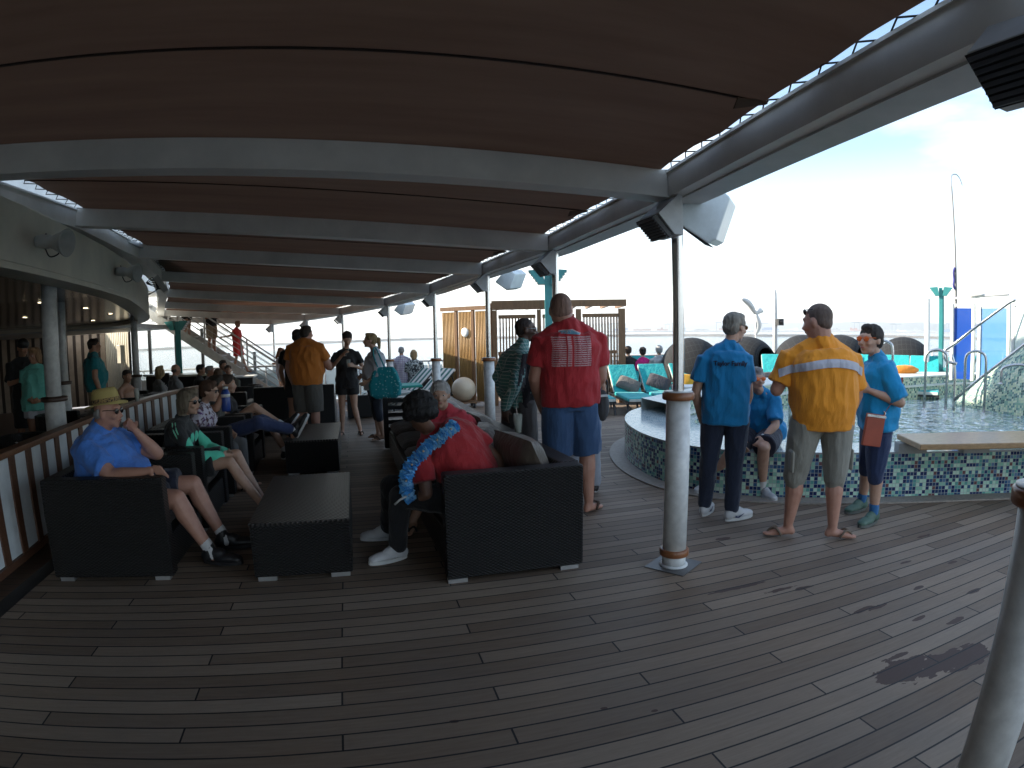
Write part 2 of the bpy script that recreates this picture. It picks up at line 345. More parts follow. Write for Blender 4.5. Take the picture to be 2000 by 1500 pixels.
for k in range(22):
    azd = 17+44*k/22+random.uniform(-.4, .4); D = 4450+random.uniform(0, 900); g = MB(); L_ = random.uniform(50, 130); pr_ = [(-L_/2, 0, 0)]; xx_ = -L_/2
    while xx_ < L_/2: hh_ = random.uniform(7, 24); w2_ = random.uniform(12, 34); pr_ += [(xx_, 0, hh_), (xx_+w2_, 0, hh_)]; xx_ += w2_+.5
    pr_.append((xx_, 0, 0)); g.prism(pr_, (0, 22, 0))
    o = g.build('port_building', [random.choice(CTM), random.choice(CTM)], loc=polar(azd, D, -21), rz=-rad(azd), label='pale hazy sheds on the far quay, %s from the left' % ORD[k], cat='port building', group='sheds and stacks of the far port')
# cargo ship at anchor
e = empty('cargo_ship', polar(19.0, 2900, -28), -rad(17), 'long dark hazy cargo ship at anchor right of the wooden pergola', 'ship')
g = MB(); g.loft([[V((x, y*w_, z)) for y, z in ((-14, 0), (14, 0), (16, 13), (-16, 13))] for x, w_ in ((-115, .5), (-100, 1), (90, 1), (110, .4), (122, .05))]); g.build('hull', mat('ship_hull', (.06, .07, .09), .6), e)
g = MB(); g.box((-92, 0, 24), (20, 26, 24)); g.box((-92, 0, 38), (8, 10, 6)); g.build('bridge', CTM[0], e)
g = MB()
for x in (-50, -10, 30, 70): g.box((x, 0, 16), (30, 22, 8)); g.bar((x+18, 0, 14), (x+18, 0, 38), 2, 2, up=(0, 1, 0)); g.bar((x+18, 0, 36), (x+2, 0, 26), 1.5, 1.5)
g.build('deck_gear', CRM, e)

# ---------- awning over the deck ----------
POST = [(1.745, .82), (2.065, 3.46), (2.16, 6.2), (2.02, 8.97), (1.55, 11.6), (.80, 14.3), (-.33, 16.8), (-1.45, 18.8), (-2.72, 20.4)]
LEFT = [(-2.8, .74), (-2.85, 3.46), (-2.97, 6.2), (-3.26, 8.97), (-3.75, 11.6), (-4.5, 14.3), (-5.35, 16.8), (-6.0, 18.8), (-6.8, 20.4)]
BY = [y for _, y in POST]
def rx(y): return 1.77-.2*(.83-y) if y <= BY[0] else lerp_path([(b_, a_) for a_, b_ in POST], y)
def lx(y): return LEFT[0][0] if y <= BY[0] else lerp_path([(b_, a_) for a_, b_ in LEFT], y)
def zb(x, y):
    u = rx(y)-x; q = min(1, max(0, (y-1.2)*.27)); return 2.5 + q*(.045*u + .0055*u*u) + zd(y)
AW = empty('awning', (0, 6, 2.6), 0, 'long brown fabric awning on pale cross beams and edge girders over the lounge deck', 'awning')
def A(mb, name, m, **k):
    o = mb.build(name, m, None, **k); o.parent = AW; o.matrix_parent_inverse = Matrix.Translation((0, -6, -2.6)); return o
for i, (px, py) in enumerate(POST[1:], 1):
    mb = MB(); xl = LEFT[i][0]-.02; n = 14; top = []; bot = []
    for k in range(n+1):
        x = px-.1+(xl-px+.1)*k/n; z = zb(x, py); bot.append((x, z)); top.append((x, z+.17))
    for dy, in ((-.07,),): pass
    rings = [[V((x, py-.07, z)), V((x, py+.07, z)), V((x, py+.07, z2)), V((x, py-.07, z2))] for (x, z), (_, z2) in zip(bot, top)]
    mb.loft(rings); rings = [[V((x, py-.085, z-.012)), V((x, py+.085, z-.012)), V((x, py+.085, z-.001)), V((x, py-.085, z-.001))] for (x, z), _ in zip(bot, top)]
    mb.loft(rings); A(mb, 'cross_beam', BEAM)
def fab_mat():
    t = NT('awning_fabric'); x, y, z = t.xyz(t.pos())[0:3]
    st = t.noise(t.pos(), 1.3, 5, .6, (.5, 3, 1)); c = t.mix(t.ramp(st, [(.3, (0, 0, 0)), (.7, (1, 1, 1))]), (.10, .068, .048), (.17, .118, .083))
    fine = t.noise(t.pos(), 160, 2); t.set(Base_Color=c, Roughness=.8)
    tr = t.n('ShaderNodeBsdfTranslucent'); t.l(t.mix(.5, c, (.3, .12, .06)), tr.inputs[0]); ms = t.n('ShaderNodeMixShader'); ms.inputs[0].default_value = .12
    t.bump(fine, .12, .002); out = t.t.nodes['Material Output']; t.l(t.b.outputs[0], ms.inputs[1]); t.l(tr.outputs[0], ms.inputs[2]); t.l(ms.outputs[0], out.inputs[0]); return t.mat
FAB = fab_mat(); SEAM = mat('awning_seam', (.03, .018, .014), .9)
spans = [(-3.0, -.6)] + [(-.6, .74)] + list(zip(BY, BY[1:]))
for si, (y0, y1) in enumerate(spans):
    mb = MB(); nx, ny = 26, 9; vs = []
    for j in range(ny+1):
        y = y0+(y1-y0)*j/ny; s = j/ny
        xr = rx(y)-.118; xl = lx(y)+.14
        for k in range(nx+1):
            x = xr+(xl-xr)*k/nx; z = zb(x, y)+.188-.01*sin(pi*s) - (.006*abs(sin(j*2.2)) if k in (0, nx) else 0)
            z += .012*noise.noise((x*.9, y*1.4, 0))
            sc = .03*abs(sin(pi*s*6)) if k in (0, nx) else 0
            vs.append((x+(-sc if k == 0 else sc if k == nx else 0), y, z))
    N = nx+1; mb.smooth = True; mb.add(vs, [(j*N+k, j*N+k+1, (j+1)*N+k+1, (j+1)*N+k) for j in range(ny) for k in range(nx)])
    A(mb, 'fabric_panel', FAB)
    ym = (y0+y1)/2; mb = MB(); rings = []
    for k in range(25):
        x = rx(ym)-.118+(lx(ym)+.14-rx(ym)+.118)*k/24; z = zb(x, ym)+.188-.01-.004; rings.append([V((x, ym-.007, z-.006)), V((x, ym+.007, z-.006)), V((x, ym+.007, z)), V((x, ym-.007, z))])
    mb.loft(rings); A(mb, 'seam', SEAM)
    mb = MB(); xs_ = rx(ym); mb.prism([(xs_-.30, ym-.03, zb(xs_, ym)+.16), (xs_-.30, ym+.01, zb(xs_, ym)+.12), (xs_-.12, ym+.005, zb(xs_, ym)+.168), (xs_-.12, ym-.02, zb(xs_, ym)+.178)], (0, .006, .004)); A(mb, 'tie_strap', FAB)
    # edge roll, eyelets and lacing along both sides
    for side in (0, 1):
        mb = MB(); el = MB(); nl = max(4, int((y1-y0)/.22)); pr = None
        for k in range(nl*2+1):
            y = y0+(y1-y0)*k/(nl*2); xr = rx(y) if side == 0 else lx(y); sgn = -1 if side == 0 else 1
            xin = xr+sgn*.13 if side == 0 else xr+sgn*.15; xo = xr+sgn*.075; zi = zb(xin, y)+.186; zo = zb(xo, y)+.165
            p = V((xin, y, zi)) if k % 2 == 0 else V((xo, y, zo))
            pr = (pr or [])+[p]
        mb.tube(pr, .0045, 5); A(mb, 'lacing_cord', mat('lacing_black', (.02, .02, .02), .8))
# right girder (inner web with a lower, wider flange) and the left one
def path_box(mb, P, prof):
    rings = []
    for i, p in enumerate(P):
        d = (V(P[min(i+1, len(P)-1)])-V(P[max(i-1, 0)])); d.z = 0; d.normalize(); s = V((d.y, -d.x, 0))
        rings.append([V(p)+s*a+V((0, 0, c)) for a, c in prof])
    mb.loft(rings)
RP = [(1.2, -3.2, 2.5), (1.45, -1.6, 2.5)] + [(x, y, 2.5+zd(y)) for x, y in POST] + [(-2.9, 20.8, 2.03)]
mb = MB(); path_box(mb, RP, [(-.085, .0), (.1, .0), (.1, .165), (-.085, .165)]); path_box(mb, RP, [(-.1, .155), (.12, .155), (.12, .172), (-.1, .172)]); A(mb, 'edge_girder', BEAM)
mb = MB(); path_box(mb, RP, [(.0, -.012), (.2, -.012), (.2, .06), (.0, .06)]); A(mb, 'gutter_rail', STEELP)
LP = [(lx(y), y, 2.5+.045*(rx(y)-lx(y))+.0055*(rx(y)-lx(y))**2+zd(y)) for y in [-3, -1]+BY]
LP = [(a_, b_, zb(a_, b_)) for a_, b_, c_ in LP]
mb = MB(); path_box(mb, LP, [(-.12, -.03), (.08, -.03), (.08, .155), (-.12, .155)]); path_box(mb, LP, [(-.14, .145), (.1, .145), (.1, .162), (-.14, .162)]); A(mb, 'edge_girder', BEAM)

# ---------- posts with heaters and loudspeakers ----------
POSTW = mat('post_white_paint', (.66, .67, .66), .38, var=.12, vs=14, bump=.1, bs=90)
def make_post():
    e = empty('awning_post'); e['category'] = 'post'
    g = MB(); g.cyl((0, 0, .115), (0, 0, 1.175), .082, n=32); g.build('sleeve', POSTW, e)
    g = MB(); g.lathe((0, 0, 1.172), [(.04, 0), (.104, 0), (.108, .008), (.108, .042), (.1, .05), (.04, .05)], 36); g.build('wooden_ring', mat('ring_teak', (.26, .10, .04), .3), e)
    g = MB(); g.lathe((0, 0, 1.2235), [(.036, 0), (.098, 0), (.098, .004), (.036, .004)], 36); g.build('ring_cap', WHITE, e)
    g = MB(); g.lathe((0, 0, .085), [(.083, 0), (.1, 0), (.103, .006), (.103, .04), (.098, .046), (.083, .046)], 36); g.build('foot_ring', mat('ring_teak', (.26, .10, .04), .3), e)
    g = MB(); g.cyl((0, 0, .012), (0, 0, .1), .083, n=32); g.lathe((0, 0, .006), [(.0, 0), (.1, 0), (.1, .008), (.085, .014), (0, .014)], 32); g.build('foot', POSTW, e)
    g = MB(); g.box((0, 0, .004), (.3, .3, .006), rad(33)); g.build('base_plate', mat('plate_steel', (.16, .16, .16), .5, .6), e)
    g = MB(); g.cyl((0, 0, 1.2), (0, 0, 2.49), .038, n=28, caps=False); g.build('steel_tube', STEEL, e); return e
def make_heater():
    e = empty('deck_heater'); e['category'] = 'heater'; g = MB(); pr = [(0, .02), (-.16, -.12), (-.045, -.25), (.02, -.25), (.02, .02)]
    g.prism([(x, -.13, z) for x, z in pr], (0, .26, 0)); g.build('housing', mat('heater_white', (.5, .52, .53), .4), e, bevel=.004)
    g = MB(); a = V((-.166, 0, -.128)); b_ = V((-.055, 0, -.25))
    g.prism([a+V((0, -.115, 0)), b_+V((0, -.115, 0)), b_+V((-.02, -.115, -.018)), a+V((-.03, -.115, -.014))], (0, .23, 0)); g.build('grille', BLACKP, e)
    sl = MB()
    for k in range(8):
        t_ = (k+.5)/8; p = a.lerp(b_, t_)+V((-.03, 0, -.02)); sl.box(p, (.006, .22, .012))
    sl.build('louvre', mat('louvre_grey', (.09, .1, .12), .4), e); return e
posth = make_post(); heat = make_heater()
ordn = ['cut by the right photo edge', 'nearest whole one', 'behind the bald red-shirted man', 'beside the plaid shirt man', 'behind the grey-haired seated woman', 'right of the tote bag woman', 'behind the young woman in black', 'behind the orange-shirted head at the back', 'at the foot of the stairs']
for i, (x, y) in enumerate(POST):
    p = posth if i == 0 else dup(posth); p.location = (x, y, zd(y)); tag(p, 'white awning post with steel upper tube, ' + ordn[i], 'post', 'white posts of the awning')
    h = heat if i == 0 else dup(heat); h.location = (x-.06, y-.02, 2.49+zd(y)+(.03 if i == 0 else 0)); h.scale = (1, 1, 1)
    tag(h, 'wedge-shaped white heater on the post ' + ordn[i], 'heater', 'heaters at the tops of the awning posts')
def make_speaker():
    e = empty('loudspeaker'); e['category'] = 'loudspeaker'
    F_ = [(0, 0), (.16, .18), (.32, .24), (.42, .15), (.31, -.14), (.25, -.17)]
    g = MB(); ax = V((.93, -.32, 0)).normalized(); ex = V((-.42, -.5, -.06))*.9
    g.prism([ax*u+V((0, 0, v)) for u, v in F_], ex); g.build('cabinet', mat('speaker_white', (.62, .68, .7), .35), e, bevel=.012)
    g = MB(); q = ax*.02+V((0, 0, -.012)); q2 = ax*.235+V((0, 0, -.17)); nn = V((-.2, .05, -.35)).normalized()*.006
    g.prism([q+ex*.06+nn, q2+ex*.06+nn, q2+ex*.94+nn, q+ex*.94+nn], nn); g.build('grille', mat('speaker_grille', (.12, .14, .16), .6, bump=.3, bs=300), e)
    g = MB(); k_ = ax*.15+V((0, 0, .05))-ex.normalized()*.012; g.ell(k_, .022); g.bar(k_, ax*-.1+V((0, 0, .1)), .012, .02); g.build('bracket', BLACKP, e); return e
sp = make_speaker()
for i, (x, y, s, l_) in enumerate([(2.44, 3.98, 1, 'nearest, hanging off the big post in front of the sky'), (2.42, 9.3, 1, 'second, hanging behind the post near the plaid shirt man'), (1.2, 14.7, 1, 'third and smallest, above the far loungers')]):
    o = sp if i == 0 else dup(sp); s = (1, .75, .72)[i]; o.location = (x, y, 2.44+zd(y)); o.scale = (s, s, s); tag(o, 'white box loudspeaker, ' + l_, 'loudspeaker', 'white loudspeakers along the awning')

# ---------- bar side: fascia, ceiling, columns, slatted walls ----------
FP = spline([(-2.70, -4, 0), (-2.72, 2, 0), (-2.77, 4.5, 0), (-2.86, 5.65, 0), (-3.09, 7.5, 0), (-3.5, 9.6, 0), (-4.1, 12, 0), (-4.62, 13.4, 0), (-5.3, 14.4, 0), (-6.4, 14.9, 0), (-9, 15, 0), (-13, 15, 0)], 6)
CREAM = mat('fascia_cream', (.74, .70, .58), .45, var=.1, vs=1.5, bump=.06, bs=30)
mb = MB(); P = [V((p.x, p.y, zd(p.y))) for p in FP]; path_box(mb, P, [(-.3, 2.33), (0, 2.33), (0, 2.82), (-.3, 2.82)]); path_box(mb, P, [(-.3, 2.27), (.012, 2.27), (.012, 2.325), (-.3, 2.325)]); 
fa = mb.build('bar_fascia', CREAM, bevel=.006, label='curved cream fascia band above the open bar on the left', cat='fascia')
def ceil_mat():
    t = NT('slat_ceiling'); x, y, z = t.xyz(t.pos())[0:3]; f = t.m('FRACT', t.m('DIVIDE', y, .1)); s_ = t.m('LESS_THAN', f, .16)
    t.set(Base_Color=t.mix(s_, (.16, .14, .12), (.02, .02, .02)), Roughness=.16, Metallic=.55); return t.mat
mb = MB(); vs = []; K = [p for p in FP]
for p in K: vs += [(p.x-.12, p.y-(.1 if p.x < -5 else 0), 2.34+zd(p.y)), (-20, p.y, 2.34+zd(p.y))]
mb.add(vs, [(2*i, 2*i+2, 2*i+3, 2*i+1) for i in range(len(K)-1)]); mb.build('bar_ceiling', ceil_mat(), kind='structure')
mb = MB(); mb.add([(-5.4, 14.9, 2.2-.2), (-20, 14.9, 2.0), (-20, 21.5, 1.9), (-5.6, 18.5, 1.98), (-5.4, 14.9, 2.1), (-20, 14.9, 2.12), (-20, 21.5, 2.02), (-5.6, 18.5, 2.1)], [(0, 1, 2, 3), (4, 7, 6, 5), (0, 3, 7, 4), (1, 0, 4, 5), (3, 2, 6, 7), (2, 1, 5, 6)])
mb.build('side_soffit', WHITE, kind='structure')
mb = MB(); mb.box((-10.6, 4.6, 5.55), (10.8, 25.8, 5.3)); mb.box((-4.2, 2.9, 5.6), (2.2, 19.2, 5.2)); mb.build('deck_house_shade_block', WHITE, kind='structure')  # unseen superstructure block, added and sized to shade the pool and near deck
mb = MB(); mb.box((-16, -4.8, 1.2), (27, .3, 5)); mb.build('aft_bulkhead', mat('bulkhead', (.2, .18, .16), .6), kind='structure')
mb = MB(); mb.box((-21.5, 8, 1.2), (.3, 27, 3)); mb.build('far_bulkhead', mat('bulkhead', (.2, .18, .16), .6), kind='structure')
def slat_wall(name, a, b, z0, z1, pitch, lab, m1, m2, frac=.6):
    e = empty(name, (a[0], a[1], z0), 0, lab, 'wall'); d = V((b[0]-a[0], b[1]-a[1], 0)); L_ = d.length; an = atan2(d.y, d.x); n = int(L_/pitch)
    g = MB(); g.box((d.x/2, d.y/2, (z1-z0)/2), (L_, .05, z1-z0), an); g.build('backing', m2, e)
    g = MB()
    for k in range(n):
        c = d*((k+.5)/n); nn = V((d.y, -d.x, 0)).normalized()*.035; g.box((c.x+nn.x, c.y+nn.y, (z1-z0)/2), (pitch*frac, .03, z1-z0-.02), an)
    g.build('slats', m1, e); return e
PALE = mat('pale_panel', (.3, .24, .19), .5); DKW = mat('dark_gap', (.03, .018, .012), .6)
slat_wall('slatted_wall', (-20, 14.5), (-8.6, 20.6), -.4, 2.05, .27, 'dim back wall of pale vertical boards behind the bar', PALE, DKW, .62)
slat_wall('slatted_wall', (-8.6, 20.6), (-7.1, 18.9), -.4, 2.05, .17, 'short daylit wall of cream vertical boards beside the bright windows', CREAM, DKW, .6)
def column(x, y, r, z1, lab, ring=True):
    e = empty('column', (x, y, zd(y)), 0, lab, 'column', 'round white columns of the bar'); g = MB(); g.cyl((0, 0, 1.12), (0, 0, z1), r, n=28); g.build('shaft', POSTW, e)
    g = MB(); g.cyl((0, 0, 0), (0, 0, 1.07), r*1.3, n=28); g.build('casing', POSTW, e)
    g = MB(); g.lathe((0, 0, 1.065), [(r, 0), (r*1.6, 0), (r*1.68, .01), (r*1.68, .045), (r, .055)], 28); g.build('collar', mat('collar_brown', (.06, .035, .025), .4), e)
column(-3.36, 6.45, .09, 2.36, 'nearest and widest round white column at the bar edge')
column(-4.72, 9.45, .075, 2.36, 'second round white column just behind the widest one')
column(-4.85, 13.2, .075, 2.36, 'grey round column far back in front of the bright windows')

# ---------- fence of the bar terrace ----------
fe = empty('terrace_fence', (-2.68, 3, 0), 0, 'low curving fence of white boards and brown slats under a wooden rail', 'fence')
FX = spline([(-2.60, .5, 0), (-2.62, 2.5, 0), (-2.66, 4.2, 0), (-2.74, 5.6, 0), (-2.80, 7.2, 0), (-2.72, 8.6, 0), (-2.5, 9.6, 0)], 8)
def Fp(mb, name, m, **k):
    o = mb.build(name, m, None, **k); o.parent = fe; o.matrix_parent_inverse = Matrix.Translation((2.68, -3, 0)); return o
cum = [0]
for a, b in zip(FX, FX[1:]): cum.append(cum[-1]+(b-a).length)
def fat(s):
    for i in range(len(cum)-1):
        if s <= cum[i+1]: t_ = (s-cum[i])/(cum[i+1]-cum[i]); return FX[i].lerp(FX[i+1], t_), atan2(FX[i+1].y-FX[i].y, FX[i+1].x-FX[i].x)
    return FX[-1], atan2(FX[-1].y-FX[-2].y, FX[-1].x-FX[-2].x)
s = .05; pm = mat('fence_white', (.62, .66, .68), .5, var=.08); sm_ = wood('fence_brown', (.13, .06, .035), rough=.45)
while s < cum[-1]-.2:
    p, an = fat(s+.1); g = MB(); g.box((p.x, p.y, .51), (.2, .022, .72), an); Fp(g, 'white_board', pm)
    p, an = fat(s+.245); g = MB(); g.box((p.x, p.y, .51), (.09, .05, .74), an); Fp(g, 'brown_slat', sm_); s += .29
g = MB(); path_box(g, FX, [(-.06, .885), (.06, .885), (.06, .93), (-.06, .93)]); Fp(g, 'top_rail', wood('rail_teak', (.2, .095, .05), rough=.35), bevel=.006)
g = MB(); path_box(g, FX, [(-.035, .09), (.035, .09), (.035, .145), (-.035, .145)]); Fp(g, 'bottom_rail', sm_)

# ---------- pool ----------
def mosaic_mat(name, size=.04, pal=0):
    t = NT(name); uv = t.n('ShaderNodeUVMap').outputs[0] if False else t.n('ShaderNodeTexCoord').outputs['UV']; x, y, z = t.xyz(uv)[0:3]
    a = t.m('DIVIDE', x, size); b = t.m('DIVIDE', y, size); wn_ = t.n('ShaderNodeTexWhiteNoise', noise_dimensions='3D')
    t.l(t.comb(t.m('FLOOR', a), t.m('FLOOR', b), 1.7), wn_.inputs['Vector'])
    cols = {0: [(.0, (.012, .025, .10)), (.17, (.03, .10, .2)), (.29, (.11, .32, .29)), (.43, (.26, .5, .38)), (.57, (.45, .66, .52)), (.68, (.02, .05, .12)), (.80, (.5, .66, .54)), (.90, (.10, .18, .30)), (.97, (.16, .07, .07))],
            1: [(.0, (.35, .45, .48)), (.3, (.5, .58, .6)), (.6, (.22, .34, .42)), (.75, (.6, .66, .66)), (.9, (.3, .42, .46))],
            2: [(.0, (.05, .13, .12)), (.2, (.22, .4, .3)), (.4, (.5, .6, .4)), (.6, (.62, .68, .5)), (.8, (.12, .25, .24)), (.9, (.4, .55, .42))],
            3: [(.0, (.04, .06, .08)), (.2, (.12, .17, .17)), (.45, (.2, .25, .24)), (.62, (.3, .34, .32)), (.8, (.07, .1, .14)), (.92, (.22, .3, .34))]}[pal]
    c = t.ramp(wn_.outputs[0], cols, True)
    fx = t.m('FRACT', a); fy = t.m('FRACT', b); e = t.m('MINIMUM', t.m('MINIMUM', fx, t.m('SUBTRACT', 1, fx)), t.m('MINIMUM', fy, t.m('SUBTRACT', 1, fy)))
    gr = t.m('LESS_THAN', e, .06); c = t.mix(gr, c, (.32, .36, .34) if pal != 3 else (.1, .11, .11)); t.set(Base_Color=c); t.l(t.m('MULTIPLY_ADD', gr, .5, .14), t.b.inputs['Roughness'])
    t.bump(t.m('MULTIPLY_ADD', wn_.outputs[0], .3, t.m('SUBTRACT', 1, gr)), .4, .003); return t.mat
MOS = mosaic_mat('pool_mosaic', .037, 0); MOSD = mosaic_mat('pool_mosaic_small', .03, 3); MOST = mosaic_mat('pool_rim_mosaic', .03, 1); MOSF = mosaic_mat('pool_far_mosaic', .036, 2)
RIM = .46
OUT = spline([(5.6, 8.6, 0), (4.75, 8.3, 0), (3.95, 7.85, 0), (3.42, 7.1, 0), (3.14, 6.2, 0), (3.13, 5.45, 0), (3.35, 4.92, 0), (3.78, 4.52, 0), (4.35, 4.18, 0), (4.94, 3.88, 0), (5.6, 3.55, 0), (6.3, 3.18, 0), (7.3, 2.7, 0), (8.6, 2.2, 0), (9.8, 2.4, 0), (11.2, 3.4, 0), (11.9, 5.2, 0), (11.5, 7.2, 0), (10.2, 8.4, 0), (8.6, 8.7, 0), (7, 8.7, 0)], 8, True)
INN = spline([(5.4, 7.15, 0), (4.7, 6.95, 0), (4.3, 6.72, 0), (4.08, 6.4, 0), (3.96, 5.95, 0), (3.95, 5.55, 0), (4.02, 5.28, 0), (4.25, 5.0, 0), (4.7, 4.68, 0), (5.2, 4.4, 0), (5.9, 4.0, 0), (6.6, 3.62, 0), (7.5, 3.2, 0), (8.6, 2.75, 0), (9.6, 2.9, 0), (10.8, 3.7, 0), (11.3, 5.2, 0), (10.9, 6.5, 0), (10.1, 7.1, 0), (8.4, 7.05, 0), (6.9, 7.2, 0)], 8, True)
def strip_uv(name, rings, m, parent=None, closed=True, **k):
    """rings: list of closed rows of points; uv = (arc length of first row, running height)"""
    n = len(rings[0]); me = bpy.data.meshes.new(name); vs = [tuple(p) for r in rings for p in r]; fs = []; uvs = []
    U = [0]; 
    for i in range(n): U.append(U[-1]+(V(rings[0][(i+1) % n])-V(rings[0][i])).length)
    Vh = [0]
    for a, b in zip(rings, rings[1:]): Vh.append(Vh[-1]+sum((V(p)-V(q)).length for p, q in zip(a, b))/n)
    for i in range(len(rings)-1):
        for j in range(n if closed else n-1):
            q = (j+1) % n; fs.append((i*n+j, i*n+q, (i+1)*n+q, (i+1)*n+j)); uvs += [(U[j], Vh[i]), (U[j+1], Vh[i]), (U[j+1], Vh[i+1]), (U[j], Vh[i+1])]
    me.from_pydata(vs, [], fs); ul = me.uv_layers.new(name='UVMap')
    for i, u in enumerate(uvs): ul.data[i].uv = u
    me.materials.append(m); o = bpy.data.objects.new(name, me); COL.objects.link(o)
    if parent: o.parent = parent
    return tag(o, **k)
def at(P, z): return [V((p.x, p.y, z+zd(p.y)*0)) for p in P]
PO = empty('pool', (0, 0, 0), 0, 'raised curved pool with mosaic walls and wet tiled rim', 'pool')
o1 = strip_uv('outer_wall', [at(OUT, 0), at(OUT, RIM-.012)], MOS, PO)
strip_uv('rim_edge', [[V((p.x, p.y, RIM-.012)) for p in OUT], [V((p.x*1.0, p.y, RIM)) for p in OUT]], mat('rim_metal', (.3, .32, .33), .3, .5), PO)
# tiled ledge, then inner wall down into the basin
mid = [o.lerp(i, .5) for o, i in zip(OUT, INN)]
strip_uv('tiled_rim', [at(OUT, RIM), at(mid, RIM-.006), at(INN, RIM-.015)], MOST, PO)
INF = [p for p in INN]
strip_uv('basin_wall', [at(INN, RIM-.015), at(INN, -.2)], MOSF, PO)
mb = MB(); mb.add(at(INN, -.2), [tuple(range(len(INN)))]); mb.build('basin_floor', mat('basin_turquoise', (.16, .42, .42), .5), PO)
def water_mat():
    t = NT('pool_water'); p = t.pos(); n = t.noise(p, 2.6, 3, .55, (1, 1.3, 1)); n2 = t.noise(p, 9, 3, .6)
    t.set(Base_Color=(.45, .75, .76), Roughness=.04); t.b.inputs['Transmission Weight'].default_value = .8; t.b.inputs['IOR'].default_value = 1.33
    t.bump(t.m('ADD', n, t.m('MULTIPLY', n2, .3)), 1.0, .5)
    return t.mat
mb = MB(); mb.smooth = True; WAT = [p.lerp(V((7.6, 5.3, 0)), -.004) for p in INN]; mb.add(at(WAT, .405), [tuple(range(len(WAT)))]); mb.build('water', water_mat(), PO)
# low inner wall that divides the near shallow from the channel at the back
# raised seat wall along the far side
FAR = spline([(4.0, 7.0, 0), (4.6, 7.22, 0), (5.4, 7.38, 0), (6.3, 7.42, 0), (7.2, 7.32, 0), (8.4, 7.18, 0), (9.6, 7.16, 0), (10.4, 7.1, 0), (11.4, 6.9, 0)], 6)
FARB = [p+V((0, .75, 0)) for p in FAR]
fz = lambda p: .62+.17*min(1, max(0, (p.x-4.2)/2.2))
strip_uv('seat_wall', [[V((p.x, p.y-.12, .2)) for p in FAR], [V((p.x, p.y-.12, fz(p)-.16)) for p in FAR]], MOSF, PO, closed=False)
strip_uv('seat_step', [[V((p.x, p.y-.15, fz(p)-.165)) for p in FAR], [V((p.x, p.y-.15, fz(p)-.14)) for p in FAR], [V((p.x, p.y, fz(p)-.14)) for p in FAR]], mat('coping_pale', (.62, .66, .62), .4), PO, closed=False)
strip_uv('seat_back', [[V((p.x, p.y, fz(p)-.145)) for p in FAR], [V((p.x, p.y, fz(p)-.01)) for p in FAR]], MOSF, PO, closed=False)
strip_uv('coping', [[V((p.x, p.y-.02, fz(p)-.012)) for p in FAR], [V((p.x, p.y-.02, fz(p)+.012)) for p in FAR], [V((p.x, p.y, fz(p)+.012)) for p in FARB], [V((p.x, p.y, 0)) for p in FARB]], mat('coping_pale', (.62, .66, .62), .4), PO, closed=False)
# wooden margin boards around the pool
MG = []; n = len(OUT)
for i, p in enumerate(OUT):
    d = OUT[(i+1) % n]-OUT[i-1]; s_ = V((d.y, -d.x, 0)).normalized(); MG.append(p+s_*.2)
c_ = V((7.4, 5.5, 0)); MG = [q if (q-c_).length > (p-c_).length else p*2-q for p, q in zip(OUT, MG)]
strip_uv('pool_kerb', [at(MG, .002), at(MG, .016), at(OUT, .016)], wood('margin_teak', (.36, .31, .26), (6, 6, 6), .6), kind='structure')
# teak bench board on the rim, mosaic slide mound
g = MB(); g.prism([(4.98, 4.02, .56), (4.72, 3.52, .56), (5.6, 3.06, .56), (6.6, 2.5, .56), (7.3, 2.9, .56), (6.5, 3.32, .56), (5.7, 3.72, .56)], (0, 0, .055))
bt = empty('poolside_bench', (0, 0, 0), 0, 'thick varnished wooden bench board lying over the near pool rim at right', 'bench'); g.build('seat_board', wood('bench_teak', (.4, .25, .12), (4, 4, 12), .36), bt, bevel=.008)
g = MB()
for x, y in ((5.0, 3.85), (5.6, 3.5), (6.3, 3.1), (6.9, 2.8)): g = MB(); g.box((x, y, .505), (.3, .12, .1), rad(-28)); g.build('support', mat('bench_support', (.25, .26, .25), .5), bt)
# ================= FURNITURE AND FITTINGS =================
CUSH = cloth('brown_cushion', (.085, .062, .045), rough=.45); SEATC = cloth('seat_cushion_brown', (.06, .045, .035)); FOOTM = mat('foot_aluminium', (.55, .55, .55), .35, .8)
def pillow(name, m, parent, c, s, R=None, puff=.5):
    """soft cushion: pinched rounded box"""
    mb = MB(); mb.smooth = True; n = 12; vs = []; R = R or Matrix.Identity(3)
    for sd_ in (1, -1):
        for j in range(n+1):
            for i in range(n+1):
                u, v = i/n*2-1, j/n*2-1; k = (1-abs(u)**3.2)*(1-abs(v)**3.2); pin = 1-.07*(abs(u*v))**1.5-.05*(1-abs(u))*abs(v)**6-.05*(1-abs(v))*abs(u)**6
                w_ = noise.noise((u*1.7+c[0]*3, v*1.7+c[1]*3, sd_))*.10*k
                vs.append(V(c)+R @ V((u*s[0]/2*pin, v*s[1]/2*pin, sd_*s[2]/2*(k**puff)*(1+w_*2)))) 
    N = n+1
    for q in (0, N*N): mb.add([], []); 
    mb.add(vs, [(b+j*N+i, b+j*N+i+1, b+(j+1)*N+i+1, b+(j+1)*N+i) for b in (0, N*N) for j in range(n) for i in range(n)])
    o = mb.build(name, m, parent); return o
